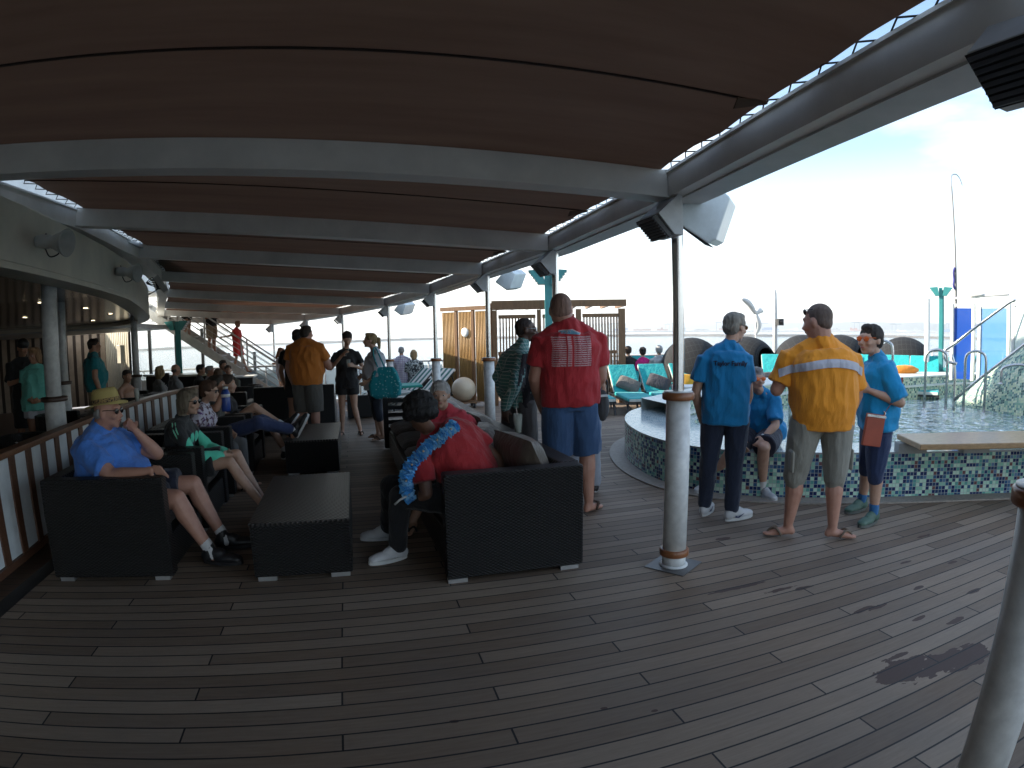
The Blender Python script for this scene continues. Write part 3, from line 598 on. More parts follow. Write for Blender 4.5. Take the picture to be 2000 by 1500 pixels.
def armchair(x, y, rz, lab, w=.93, d=.92, h=.74, kind='armchair', cush=True):
    e = empty('wicker_armchair', (x, y, zd(y)), rz, lab, kind, 'dark wicker armchairs')
    for sy in (-1, 1):
        g = MB(); g.box((0, sy*(w/2-.06), .03+(h-.03)/2), (d, .12, h-.03)); g.build('arm', WICKER, e, bevel=.012)
    g = MB(); g.box((-d/2+.06, 0, .03+(h-.03)/2), (.12, w-.24, h-.03)); g.build('backrest', WICKER, e, bevel=.012)
    g = MB(); g.box((.05, 0, .17), (d-.14, w-.245, .25)); g.build('seat_base', WICKER, e, bevel=.01)
    if cush: pillow('seat_cushion', SEATC, e, (.06, 0, .36), (d-.16, w-.26, .15))
    for sx in (-1, 1):
        for sy in (-1, 1): g = MB(); g.box((sx*(d/2-.09), sy*(w/2-.04), .015), (.11, .05, .03)); g.build('foot', FOOTM, e)
    return e
armchair(-1.835, 4.5, 0, 'nearest dark wicker armchair holding the man in the straw hat')
armchair(-1.82, 5.58, 0, 'dark wicker armchair of the woman in the green and black jacket')
armchair(-1.80, 6.72, 0, 'dark wicker armchair of the woman in the flowered top')
armchair(-1.75, 7.75, 0, 'dark wicker armchair of the man lifting a blue flask')
def ottoman(x0, x1, y0, y1, lab, h=.42):
    cx, cy = (x0+x1)/2, (y0+y1)/2; e = empty('wicker_table', (cx, cy, zd(cy)), 0, lab, 'low table', 'low wicker tables')
    g = MB(); g.box((0, 0, .03+(h-.05)/2), (x1-x0-.01, y1-y0-.01, h-.05)); g.build('body', WICKER, e, bevel=.01)
    g = MB(); g.box((0, 0, h-.0105), (x1-x0, y1-y0, .02)); g.build('top', WTOP, e, bevel=.006)
    for sx in (-1, 1):
        for sy in (-1, 1): g = MB(); g.box((sx*((x1-x0)/2-.09), sy*((y1-y0)/2-.04), .015), (.13, .05, .03)); g.build('foot', FOOTM, e)
def wtop():
    t = NT('wicker_top'); x, y, z = t.xyz(t.pos())[0:3]; F = 2*pi/.034
    h = t.m('MULTIPLY', t.m('SINE', t.m('MULTIPLY', x, F)), t.m('SINE', t.m('MULTIPLY', y, F)))
    t.set(Base_Color=t.mix(t.ramp(h, [(.35, (0, 0, 0)), (.8, (1, 1, 1))]), (.006, .005, .005), (.16, .135, .12)), Roughness=.3); t.bump(h, .8, .006); return t.mat  # weave crests lightened in the base colour to paint dotted glints
WTOP = wtop()
ottoman(-.785, -.10, 3.94, 5.32, 'nearest low dark wicker table with shiny weave in front of the empty floor')
ottoman(-.89, -.25, 7.08, 8.42, 'second low wicker table, with crossed feet resting on it')
# long sofa
so = empty('wicker_sofa', (1.0, 6, 0), 0, 'long dark wicker sofa running away along the right of the aisle', 'sofa')
def S(g, name, m, bevel=0):
    o = g.build(name, m, None, bevel); o.parent = so; o.matrix_parent_inverse = Matrix.Translation((-1.0, -6, 0)); return o
g = MB(); g.box((.985, 3.72, .385), (.95, .13, .71)); S(g, 'arm', WICKER, .014)
g = MB(); path_box(g, [(1.38, 3.79, 0), (1.33, 4.6, 0), (1.27, 5.7, 0), (1.22, 7.2, 0), (1.20, 8.3, 0)], [(-.05, .03), (.1, .03), (.1, .74), (-.05, .74)]); S(g, 'backrest', WICKER, .014)
g = MB(); path_box(g, [(.9, 3.79, 0), (.86, 4.6, 0), (.82, 5.7, 0), (.78, 7.2, 0), (.77, 8.3, 0)], [(-.36, .04), (.4, .04), (.4, .3), (-.36, .3)]); S(g, 'seat_base', WICKER, .012)
# far arm: open slotted weave
for k in range(7):
    g = MB(); z = .10+.1*k; g.box((.83, 8.38, z), (.92, .11, .06)); S(g, 'arm_strip', WICKER, .006)
for x_ in (.385, 1.27): g = MB(); g.box((x_, 8.38, .385), (.07, .12, .71)); S(g, 'arm_frame', WICKER, .01)
for k in range(5):
    yy = 4.22+.92*k; xx = .88-.026*(yy-3.8); o = pillow('seat_cushion', SEATC, None, (xx, yy, .36), (.72, .9, .17), Matrix.Rotation(rad(2), 3, 'Z')); o.parent = so; o.matrix_parent_inverse = Matrix.Translation((-1.0, -6, 0))
for k, (xx, yy, s, ry, rz) in enumerate([(1.20, 4.16, .62, 66, 12), (1.10, 4.72, .6, 60, -14), (1.12, 5.35, .62, 68, 6), (1.06, 5.95, .6, 62, -10), (1.06, 6.6, .6, 66, 4), (1.02, 7.2, .58, 64, -8), (1.0, 7.8, .58, 68, 6)]):
    o = pillow('back_cushion', CUSH, None, (xx, yy, .62), (s, .64, .26), Matrix.Rotation(rad(rz), 3, 'Z') @ Matrix.Rotation(rad(ry), 3, 'Y'), .6); o.parent = so; o.matrix_parent_inverse = Matrix.Translation((-1.0, -6, 0))
for (xx, yy) in ((.58, 3.69), (1.36, 3.69), (.45, 8.4), (1.2, 8.4)):
    g = MB(); g.box((xx, yy, .014), (.13, .06, .028)); S(g, 'foot', FOOTM)
# backs of the sofas further on
def back_sofa(x0, x1, y, lab, h=.84, dp=.85, hz=None):
    e = empty('wicker_sofa', ((x0+x1)/2, y+dp/2, zd(y)), 0, lab, 'sofa', 'dark sofas in the middle of the lounge'); w = x1-x0
    g = MB(); g.box((0, -dp/2+.07, .03+(h-.03)/2), (w, .14, h-.03)); g.build('backrest', WICKER, e, bevel=.02)
    g = MB(); g.box((0, .07, .2), (w-.2, dp-.15, .34)); g.build('seat', SEATC, e, bevel=.03)
    for s in (-1, 1): g = MB(); g.box((s*(w/2-.05), .07, .32), (.1, dp-.14, .58)); g.build('arm', WICKER, e, bevel=.012)
back_sofa(-1.78, -1.18, 10.35, 'dark sofa back just left of the orange shirt man at the back'); back_sofa(-1.16, -.40, 10.6, 'dark sofa back right behind the legs of the man in orange at the back')
back_sofa(-2.6, -1.82, 9.9, 'dark sofa back beside the group of seated heads', .8); back_sofa(-.22, .35, 12.6, 'low dark wicker seat behind the young woman in black', .5)
back_sofa(-3.9, -2.7, 11.2, 'dark sofa back in front of the round column far left', .8)
def bar_table(x, y, lab, h=.74, r=.42, cat='table'):
    e = empty('round_table', (x, y, zd(y)), 0, lab, cat, 'dark round tables of the bar'); g = MB(); g.lathe((0, 0, h-.03), [(0, 0), (r-.01, 0), (r, .01), (r, .025), (r-.01, .03), (0, .03)], 32); g.build('top', mat('table_top_grey', (.14, .13, .12), .3), e)
    g = MB(); g.lathe((0, 0, 0), [(0, 0), (.24, 0), (.24, .015), (.04, .03), (.035, h-.03), (0, h-.03)], 20); g.build('pedestal', BLACKP, e)
def bar_chair(x, y, rz, lab):
    e = empty('tub_chair', (x, y, zd(y)), rz, lab, 'chair', 'dark tub chairs of the bar'); g = MB(); pts = [(-.0+.3*cos(a), .3*sin(a), 0) for a in [rad(60+20*k) for k in range(13)]]
    path_box(g, pts, [(-.03, .1), (.03, .1), (.03, .8), (-.03, .8)]); g.build('backrest', WICKER, e, bevel=.01); g = MB(); g.lathe((0, 0, .1), [(0, 0), (.27, 0), (.28, .3), (.25, .36), (0, .38)], 20); g.build('seat', SEATC, e)
    for a in (45, 135, 225, 315):
        g = MB(); g.cyl((.22*cos(rad(a)), .22*sin(rad(a)), 0), (.22*cos(rad(a)), .22*sin(rad(a)), .12), .02, n=8); g.build('leg', BLACKP, e)
bar_table(-3.35, 4.9, 'round grey table behind the fence left of the straw hat, with shakers on it'); bar_table(-3.55, 8.2, 'dark round table behind the fence with a drink near its edge'); bar_table(-3.1, 7.0, 'round table just behind the fence beside the big column')
for k, (x, y, a, l_) in enumerate([(-4.0, 5.3, 10, 'dark tub chair left of the widest column'), (-3.4, 5.75, -80, 'dark tub chair just behind the grey table'), (-4.6, 4.8, 0, 'black tub chair at the left photo edge'), (-4.7, 6.3, 30, 'dark tub chair in front of the woman in white shorts'), (-3.9, 7.6, 0, 'dark tub chair behind the widest column'), (-3.6, 9.2, -90, 'dark tub chair under the teal shirt man'), (-2.95, 9.0, 180, 'dark tub chair near the fence end'), (-3.5, 10.4, 0, 'dark tub chair facing the round column'), (-2.9, 11.6, 120, 'dark tub chair of the bearded sitter'), (-4.4, 11.9, 0, 'dark tub chair of the bare shouldered sitter'), (-3.2, 12.9, 200, 'dark tub chair behind the blond head'), (-2.3, 12.8, 160, 'dark tub chair behind the red top')]): bar_chair(x, y, rad(a), l_)
def shaker(x, y, z, lab):
    e = empty('shaker', (x, y, z), 0, lab, 'shaker', 'shakers on the grey table'); g = MB(); g.lathe((0, 0, 0), [(0, 0), (.018, 0), (.02, .01), (.013, .075), (0, .075)], 14); g.build('bottle', mat('shaker_glass', (.55, .55, .52), .2), e)
    g = MB(); g.lathe((0, 0, .075), [(0, 0), (.014, 0), (.012, .022), (0, .026)], 12); g.build('cap', STEEL, e)
shaker(-3.12, 5.16, .745, 'left one of the two small shakers on the grey table'); shaker(-3.02, 5.2, .745, 'right one of the two small shakers on the grey table')
def drink(x, y, z, lab, h=.15, r=.036, group=None):
    e = empty('drink_cup', (x, y, z), 0, lab, 'cup'); gm = NT('cup_plastic') if 'cupm' not in _mc else None
    if gm: gm.set(Base_Color=(.7, .75, .7), Roughness=.15, Alpha=.35); _mc['cupm'] = gm.mat
    g = MB(); g.lathe((0, 0, 0), [(0, 0), (r*.72, 0), (r, h), (r*.94, h), (r*.68, .006), (0, .006)], 20); g.build('cup', _mc['cupm'], e)
    g = MB(); g.lathe((0, 0, .008), [(0, 0), (r*.66, 0), (r*.86, h*.72), (0, h*.74)], 18); g.build('drink', mat('iced_drink', (.42, .42, .32), .25, var=.4, vs=60), e)
    g = MB(); g.tube([(.01, 0, .02), (-.012, .006, h+.06)], .0035, 6); g.build('straw', mat('straw_white', (.7, .6, .55), .5), e)
drink(-2.75, 7.45, .93, 'clear drink cup with straw standing on the wooden fence rail')
drink(1.37, 4.98, .745, 'iced drink with straw standing on the sofa back by the plaid shirt man', .17, .042)
# pale box and counter by the stairs, piano-like curved bar
e = empty('bar_counter', (-4.6, 16.4, zd(16.4)), 0, 'dark curved bar counter with a pale sunlit top near the stairs', 'counter')
g = MB(); cpts = spline([(-1.1, .5, 0), (-.4, -.1, 0), (.5, -.35, 0), (1.3, -.3, 0)], 6); path_box(g, cpts, [(-.25, 0), (.25, 0), (.25, 1.0), (-.25, 1.0)]); g.build('front', BLACKP, e); g = MB(); path_box(g, cpts, [(-.32, 1.0), (.34, 1.0), (.34, 1.05), (-.32, 1.05)]); g.build('counter_top', mat('counter_cream', (.6, .55, .42), .3), e)
e = empty('cabinet', (-2.95, 15.7, zd(15.7)), 0, 'black cabinet with a pale top under the stairs', 'cabinet'); g = MB(); g.box((0, 0, .45), (.62, .5, .9)); g.build('body', BLACKP, e, bevel=.01); g = MB(); g.box((0, 0, .92), (.7, .56, .04)); g.build('top', WHITE, e, bevel=.006)
e = empty('menu_board', (-4.9, 15.2, zd(15.2)), 0, 'small black board with a white flower-like drawing beside the column', 'sign'); g = MB(); g.box((0, 0, .8), (.36, .05, .6)); g.build('board', BLACKP, e)
g = MB()
for k in range(7): a = rad(20+k*22); g.tube([(0, -.03, .65), (.05*cos(a), -.03, .65+.12*sin(a)), (.13*cos(a), -.03, .68+.2*sin(a))], .008, 5)
g.build('drawing', WHITE, e); g = MB(); g.box((-.12, 0, .25), (.04, .04, .5)); g.box((.12, 0, .25), (.04, .04, .5)); g.build('stand', BLACKP, e)
e = empty('wall_box', (-7.3, 18.75, 1.15), rad(-50), 'small pale box fixed on the slatted wall beside the windows', 'box'); g = MB(); g.box((0, -.06, .15), (.36, .14, .55)); g.build('box', CREAM, e, bevel=.01)

# horn floodlights and spotlight on the fascia
def horn(x, y, z, rz, s, lab):
    e = empty('floodlight', (x, y, z), rz, lab, 'floodlight', 'horn floodlights on the fascia'); e.scale = (s, s, s); M_ = Matrix.Rotation(rad(98), 4, 'Y')
    g = MB(); g.lathe((0, 0, 0), [(0, -.2), (.05, -.2), (.06, -.16), (.06, -.06), (.045, -.04), (.07, .02), (.1, .1), (.12, .14), (.11, .145), (.06, .03), (0, .02)], 24, M_); g.build('horn', mat('lamp_grey_white', (.5, .5, .46), .45), e)
    g = MB(); g.tube(spline([(-.15, .06, .02), (-.2, .12, .1), (-.26, .2, .12)], 5), .007, 6); g.tube(spline([(-.1, 0, -.05), (-.05, 0, -.12), (.03, .02, -.1), (.02, .03, -.03)], 5), .006, 6); g.bar((-.12, 0, -.02), (-.14, .24, -.02), .03, .012); g.build('bracket', BLACKP, e)
def sideL(y, off): return lerp_path([(p.y, p.x) for p in FP if p.x > -5], y)+off
horn(sideL(5.1, .2), 5.1, 2.53, rad(-12), 1.0, 'nearest grey horn-shaped floodlight on the cream fascia'); horn(sideL(7.9, .2), 7.9, 2.55, rad(-12), 1.0, 'second horn-shaped floodlight further along the fascia')
e = empty('spotlight', (-3.42, 10.1, 2.5), rad(15), 'square spotlight with tangled black cables at the bend of the fascia', 'spotlight'); g = MB(); g.box((.2, 0, -.05), (.1, .34, .3), 0, Matrix.Rotation(rad(-35), 4, 'Y')); g.build('housing', mat('lamp_grey_white', (.5, .5, .46), .45), e, bevel=.02)
g = MB()
for k in range(5): g.tube(spline([(-.05, .05*k-.1, .1), (.05+.03*k, .08-.05*k, .2-.05*k), (.12, .02*k, .0), (-.02, -.06+.04*k, -.08)], 6), .008, 6)
g.build('cable', BLACKP, e)
# glowing ceiling lamps in the bar
LAMPM = NT('lamp_glow'); LAMPM.set(Base_Color=(1, .9, .7)); LAMPM.b.inputs['Emission Color'].default_value = (1, .85, .6, 1); LAMPM.b.inputs['Emission Strength'].default_value = 3; LAMPM = LAMPM.mat
for k, (x, y) in enumerate([(-7.4, 10.0), (-5.6, 8.2), (-6.6, 11.6), (-5.0, 9.3), (-4.8, 10.6), (-5.9, 13.4), (-4.9, 12.0)]):
    e = empty('ceiling_lamp', (x, y, 2.335+zd(y)), 0, 'small lit downlight in the dark bar ceiling, %s from the left' % ORD[k], 'lamp', 'downlights in the bar ceiling'); g = MB(); g.lathe((0, 0, -.012), [(.045, 0), (.07, 0), (.07, .012), (.045, .012)], 16); g.build('ring', STEEL, e); g = MB(); g.lathe((0, 0, -.006), [(0, 0), (.044, 0), (.044, .006), (0, .006)], 16); g.build('glow', LAMPM, e)

# outer railing with glass
re_ = empty('deck_railing', (2, 18, zd(18)), 0, 'grey top rail with tinted glass panels along the far deck edge', 'railing')
def RR_(g, name, m):
    o = g.build(name, m, None); o.parent = re_; o.matrix_parent_inverse = Matrix.Translation((-2, -18, -zd(18))); return o
RLS = spline([(x, y, 0) for x, y in RAIL], 5); RLS = [p+V((0, 0, zd(p.y))) for p in RLS]
g = MB(); g.tube([p+V((0, 0, 1.12)) for p in RLS], .03, 10); RR_(g, 'handrail', STEELP)
gl = NT('rail_glass'); gl.set(Base_Color=(.45, .6, .66), Roughness=.04, Alpha=.55); GLR = gl.mat
for i in range(0, len(RLS)-1):
    a, b_ = RLS[i], RLS[i+1]; g = MB(); g.prism([a+V((0, 0, .1)), b_+V((0, 0, .1)), b_+V((0, 0, 1.0)), a+V((0, 0, 1.0))], (0, .012, 0)); RR_(g, 'glass_panel', GLR)
    g = MB(); g.cyl(a, a+V((0, 0, 1.12)), .025, n=8); RR_(g, 'post', STEELP)
# glass wind screen at the left end, behind the stairs
ws = empty('wind_screen', (-5, 20.9, zd(21)), 0, 'tall glass wind screen with dark posts at the end of the deck', 'wind screen')
def WS_(g, name, m):
    o = g.build(name, m, None); o.parent = ws; o.matrix_parent_inverse = Matrix.Translation((5, -20.9, -zd(21))); return o
W0, W1 = V((-7.6, 19.6, -.45)), V((-2.6, 20.9, -.45)); GW = NT('screen_glass'); GW.set(Base_Color=(.85, .92, .9), Roughness=.06, Alpha=.25); GW = GW.mat
for k in range(6):
    a = W0.lerp(W1, k/6); b_ = W0.lerp(W1, (k+1)/6); hh = 2.45 if k < 4 else 1.6
    g = MB(); g.prism([a+V((0, 0, .9)), b_+V((0, 0, .9)), b_+V((0, 0, hh)), a+V((0, 0, hh))], (0, .012, 0)); WS_(g, 'glass_panel', GW)
    g = MB(); g.prism([a+V((0, .015, 0)), b_+V((0, .015, 0)), b_+V((0, .015, .86)), a+V((0, .015, .86))], (0, .05, 0)); WS_(g, 'lower_panel', STEELP)
    g = MB(); g.box(a+V((0, 0, hh/2)), (.09, .09, hh)); WS_(g, 'post', mat('post_grey', (.12, .13, .13), .5))
# stairs up to the next deck
st = empty('deck_stairs', (-4.5, 18.9, zd(19)), 0, 'white steel staircase rising to the left with open treads and rails', 'stairs')
def ST(g, name, m):
    o = g.build(name, m, None); o.parent = st; o.matrix_parent_inverse = Matrix.Translation((4.5, -18.9, -zd(19))); return o
SB, STp = V((-2.35, 18.9, -.38)), V((-6.9, 18.9, 2.75)); SW = 1.0; sdv = STp-SB; STW = mat('stairs_white', (.6, .6, .57), .45)
for yy in (0, SW): g = MB(); g.bar(SB+V((0, yy, .08)), STp+V((0, yy, .08)), .05, .26); ST(g, 'stringer', STW)
for k in range(15): p = SB+sdv*((k+.6)/15.); g = MB(); g.box(p+V((0, SW/2, .1)), (.29, SW-.05, .035)); ST(g, 'tread', mat('tread_grey', (.3, .29, .27), .6))
for yy in (-.0, SW):
    g = MB(); g.tube([SB+V((.1, yy, .2)), SB+V((.1, yy, 1.08)), SB+V((-.1, yy, 1.2)), STp+V((0, yy, 1.2))], .026, 10); ST(g, 'handrail', STEELP)
    for hh in (.42, .6, .78, .96): g = MB(); g.tube([SB+V((0, yy, hh)), STp+V((0, yy, hh))], .012, 6); ST(g, 'rail_bar', STEELP)
    for k in range(5): p = SB+sdv*(k/4.)+V((-.05, yy, .2)); g = MB(); g.bar(p, p+V((0, 0, 1.0)), .05, .03, up=(0, 1, 0)); ST(g, 'rail_post', STEELP)
# teal floodlight posts
def vpost(x, y, z0, h, s, lab, low=True, rz=0):
    e = empty('floodlight_post', (x, y, z0), rz, lab, 'floodlight post', 'teal posts with V-shaped heads'); g = MB(); g.box((0, 0, h/2), (.13*s, .1*s, h)); g.box((.09*s, 0, h/2), (.06*s, .06*s, h-.1)); g.build('pole', TEAL, e)
    for zz, sc in ((h, 1), (h*.28, .95))[:2 if low else 1]:
        for sx in (-1, 1):
            g = MB(); b_ = V((0, 0, zz-.3*s)); g.prism([b_+V((sx*.06*s, -.16*s, 0)), b_+V((sx*.2*s, -.16*s, 0)), b_+V((sx*.42*s, -.16*s, .3*s)), b_+V((sx*.12*s, -.16*s, .32*s))], (0, .32*s, 0)); f_l = g.build('lamp_head', TEAL, e)
            g = MB()
            for q in range(5): p = b_+V((sx*(.23+.045*q)*s, 0, (.03+.06*q)*s)); g.box(p, (.012, .28*s, .05*s), 0)
            g.build('grille', WHITE, f_l)
e = empty('white_pole', (10.75, 7.98, .25), 0, 'plain white pole beside the teal post right of the big pod', 'pole'); g = MB(); g.lathe((0, 0, 0), [(0, 0), (.09, 0), (.09, .02), (.055, .03), (.055, 2.0), (0, 2.02)], 16); g.build('pole', WHITE, e)
vpost(4.12, 12.35, zd(12.3), 3.05, 1, 'tall teal floodlight post rising in front of the wooden pergola', False, rad(-15))
vpost(10.9, 7.75, .25, 2.22, .55, 'teal floodlight post standing behind the pool near the blue glass', True, rad(-50))
vpost(-5.28, 18.0, zd(18), 2.55, .85, 'dark green floodlight post in front of the bright windows', True, 0)

# pergola cabanas
PWD = wood('pergola_teak', (.25, .13, .06), (6, 6, 1), .5); PWL = wood('pergola_screen', (.55, .33, .12), (10, 10, 1), .5)
pg = empty('wooden_pergola', (3.2, 14.3, zd(14)), 0, 'wooden pergola cabana with slatted screens behind the loungers', 'pergola')
def PG(g, name, m, bevel=0):
    o = g.build(name, m, None, bevel); o.parent = pg; o.matrix_parent_inverse = Matrix.Translation((-3.2, -14.3, -zd(14))); return o
zg = zd(14); Pa, Pb, Pc = V((2.22, 15.35, zg)), V((3.28, 14.15, zg)), V((6.35, 13.15, zg))   # left end, corner, right end
d1 = (Pb-Pa); n1 = 3
for k in range(3):                                            # solid reeded screens facing the sun
    a = Pa.lerp(Pb, k/3+.02); b_ = Pa.lerp(Pb, (k+1)/3-.02); nn = V((d1.y, -d1.x, 0)).normalized()
    g = MB(); g.prism([a+V((0, 0, .08)), b_+V((0, 0, .08)), b_+V((0, 0, 2.32)), a+V((0, 0, 2.32))], nn*-.03)
    m_ = int((b_-a).length/.045)
    for q in range(m_): c = a.lerp(b_, (q+.5)/m_)+nn*.012; g.cyl(c+V((0, 0, .08)), c+V((0, 0, 2.32)), .014, n=6)
    pnl = PG(g, 'screen_panel', PWL)
    g = MB(); c = a.lerp(b_, .98); g.box(c+V((0, 0, 1.22))+nn*.0, (.07, .07, 2.44), atan2(d1.y, d1.x)); PG(g, 'post', PWD)
    if k == 1:
        c = a.lerp(b_, .5)+nn*.035+V((0, 0, 1.8)); M_ = Matrix.Rotation(atan2(d1.y, d1.x), 4, 'Z') @ Matrix.Rotation(rad(90), 4, 'X'); g = MB(); g.lathe(c, [(0, 0), (.11, 0), (.12, .01), (.11, .02), (0, .025)], 24, M_); PG(g, 'round_window', mat('porthole_white', (.8, .82, .8), .3))
def slats(a, b_, z0, z1, n, wd):
    g = MB(); d = b_-a; an = atan2(d.y, d.x)
    g.box((a+b_)/2+V((0, 0, z1)), (d.length, .07, .09), an); g.box((a+b_)/2+V((0, 0, z0)), (d.length, .07, .09), an)
    for q in range(n): c = a.lerp(b_, (q+.5)/n); g.box(c+V((0, 0, (z0+z1)/2)), (wd, .035, z1-z0-.09), an)
    PG(g, 'slatted_screen', PWD)
d2 = Pc-Pb; an2 = atan2(d2.y, d2.x)
slats(Pb.lerp(Pc, .05), Pb.lerp(Pc, .33), .35, 2.16, 12, .035); slats(Pb.lerp(Pc, .38), Pb.lerp(Pc, .62), .35, 2.16, 11, .035); slats(Pb.lerp(Pc, .68), Pb.lerp(Pc, .95), .35, 2.16, 12, .035)
for t_, wd in ((0.02, .12), (.355, .1), (.65, .13), (.975, .16)): c = Pb.lerp(Pc, t_); g = MB(); g.box(c+V((0, 0, 1.16)), (wd, .12, 2.32), an2); PG(g, 'post', PWD)
g = MB(); n2v = V((-d2.y, d2.x, 0)).normalized(); g.box((Pb+Pb.lerp(Pc, .42))/2+V((0, 0, 2.44)), ((Pc-Pb).length*.42, .14, .22), an2); PG(g, 'fascia_beam', PWD)
g = MB(); g.box((Pb.lerp(Pc, .42)+Pc)/2+V((0, 0, 2.46)), ((Pc-Pb).length*.60, .14, .16), an2); PG(g, 'fascia_beam', PWD)
for k in range(9): c = Pb.lerp(Pc, k/8.); g = MB(); g.box(c+n2v*.9+V((0, 0, 2.44)), (.07, 1.8, .12), an2); PG(g, 'rafter', PWD)
g = MB(); g.box((Pa+Pb)/2+V((0, 0, 2.4)), (d1.length, .1, .1), atan2(d1.y, d1.x)); PG(g, 'fascia_beam', PWD)
slats(Pb+n2v*1.8, Pc+n2v*1.8, .1, 1.2, 34, .06)
# globe lamp on a wheeled board
e = empty('globe_lamp', (2.52, 14.0, zd(14)), 0, 'big cream globe lamp sitting on a low wheeled board', 'lamp'); g = MB(); g.smooth = True; g.ell((0, 0, .45), (.29, .29, .29), n=32, m=20); g.build('globe', mat('globe_cream', (.62, .5, .36), .4, var=.03), e)
g = MB(); g.box((0, 0, .14), (.62, .5, .03), .3); g.build('board', PWD, e, bevel=.01)
for sx, sy in ((-1, -1), (1, -1), (1, 1), (-1, 1)): g = MB(); g.cyl((sx*.22-.02, sy*.17, .06), (sx*.22+.02, sy*.17, .06), .055, n=14); g.build('wheel', BLACKP, e)

# loungers
LT = cloth('lounger_teal', (.0, .33, .34)); LTE = mat('lounger_edge', (.55, .6, .55), .6); LF = mat('lounger_frame', (.03, .035, .035), .4)
def stripes(t, o, c): x, y, z = t.xyz(o)[0:3]; return t.mix(t.m('LESS_THAN', t.m('FRACT', t.m('DIVIDE', t.m('ADD', x, 5.05), .2)), .48), (.68, .68, .66), (.015, .14, .12))
LS = cloth('lounger_striped', (.5, .5, .5), stripes)
def lounger(mt, tag_):
    e = empty('sun_lounger'); T = .07                     # foot towards -y, head at +y; origin under the hinge
    g = MB()
    for sx in (-1, 1): g.bar((sx*.29, -1.22, .3), (sx*.29, .75, .3), .035, .045); g.bar((sx*.29, 0, .33), (sx*.29, .62, .86), .035, .04)
    for yy in (-1.2, -.5, .2, .73): g.bar((-.29, yy, .3), (.29, yy, .3), .03, .03)
    g.bar((-.27, .55, .8), (-.27, .7, .3), .025, .025); g.bar((.27, .55, .8), (.27, .7, .3), .025, .025); g.build('frame', LF, e)
    for yy in (-1.05, .5):
        for sx in (-1, 1): g = MB(); g.bar((sx*.28, yy, .29), (sx*.3, yy-.16, 0), .035, .03); g.bar((sx*.28, yy-.25, .2), (sx*.28, yy+.08, .29), .02, .02); g.build('leg', LF, e)
    g = MB(); g.smooth = False; g.box((0, -.61, .355), (.6, 1.22, T)); m_ = g.build('seat_mattress', mt, e, bevel=.02)
    th = atan2(.53, .62); g = MB(); g.box((0, 0, 0), (.6, .84, T)); b_ = g.build('back_mattress', mt, e, bevel=.02); b_.location = (0, .34, .64); b_.rotation_euler = (th, 0, 0)
    g = MB(); g.box((0, -1.225, .35), (.56, .012, .05)); g.build('white_piping', LTE, m_)
    g = MB(); g.box((-.303, .0, 0), (.01, .8, .05)); q = g.build('white_piping', LTE, b_)
    return e
P0L = lounger(LT, ''); rows = [(5.62, 11.5, 0, 0, 'front row, first from the left with a grey pillow'), (6.32, 11.42, 0, 0, 'front row, second with the dark pillow'), (7.02, 11.25, 0, 0, 'front row, third with the yellow pillow behind the steel post'),
    (6.9, 12.9, .17, 0, 'second row behind the dark pillow one'), (7.6, 12.6, .17, 0, 'second row behind the steel post'), (8.25, 12.2, .17, 0, 'second row with a dark pillow behind the blue shirt'), (7.85, 10.6, .17, -18, 'partly behind the seated woman, left one'), (8.5, 10.1, .17, -22, 'between the seated woman and the orange shirt'),
    (9.2, 8.9, .17, -36, 'on the raised side, left of the big round pod'), (9.95, 8.15, .17, -38, 'on the raised side, with the rolled orange towel'), (10.65, 8.6, .17, -22, 'bright one with brown pillow beside the teal post'), (11.35, 7.7, .17, -60, 'bright one between the teal post and the blue glass'), (9.05, 9.6, .17, -26, 'just left of the orange shirt, rear one'), (9.65, 8.6, .17, -38, 'on the raised side, directly behind the short-haired woman'), (10.3, 7.7, .17, -42, 'on the raised side, nearest to the white pole'), (8.75, 11.7, .17, -5, 'behind the head of the seated woman'), (4.9, 11.9, 0, 0, 'mostly hidden behind the red T-shirt man')]
for i, (x, y, z, a, l_) in enumerate(rows):
    o = P0L if i == 0 else dup(P0L); o.location = (x, y, z+zd(y)); o.rotation_euler = (0, 0, rad(a-12)); tag(o, 'teal padded sun lounger, '+l_, 'sun lounger', 'teal sun loungers around the pool')
PS = lounger(LS, ''); PS.location = (1.72, 14.6, zd(14.6)); PS.rotation_euler = (0, 0, rad(-62)); tag(PS, 'striped white and green lounger with raised back beside the globe lamp', 'sun lounger')
o = dup(PS); o.location = (1.35, 15.7, zd(15.7)); o.rotation_euler = (0, 0, rad(-62)); tag(o, 'striped lounger further back, half hidden by a white post', 'sun lounger')
g = MB(); g.loft([[V((x, y, z)) for x, y in ((-.6, -.35), (.55, -.35), (.6, .4), (-.55, .4))] for z in (0, .06)]); o = g.build('beach_towel', cloth('towel_green', (.02, .28, .24)), loc=(.95, 14.25, .34), rz=.1, label='green towel spread over the striped lounger end behind the tote bag', cat='towel', bevel=.02)
def tpillow(x, y, z, m, lab, rx_=45, rz=-12, roll=25, s=(.52, .37, .15)):
    e = pillow('throw_pillow', m, None, (0, 0, 0), s, Matrix.Rotation(rad(rz), 3, 'Z') @ Matrix.Rotation(rad(rx_), 3, 'X') @ Matrix.Rotation(rad(roll), 3, 'Z')); e.location = (x, y, z+zd(y)); tag(e, lab, 'pillow', 'throw pillows on the loungers')
PG_ = cloth('pillow_grey', (.12, .11, .1)); PDK = cloth('pillow_dark', (.035, .035, .045)); PY = cloth('pillow_yellow', (.6, .3, .02)); PBR = cloth('pillow_brown', (.25, .17, .1)); POR = cloth('towel_orange', (.65, .22, .02))
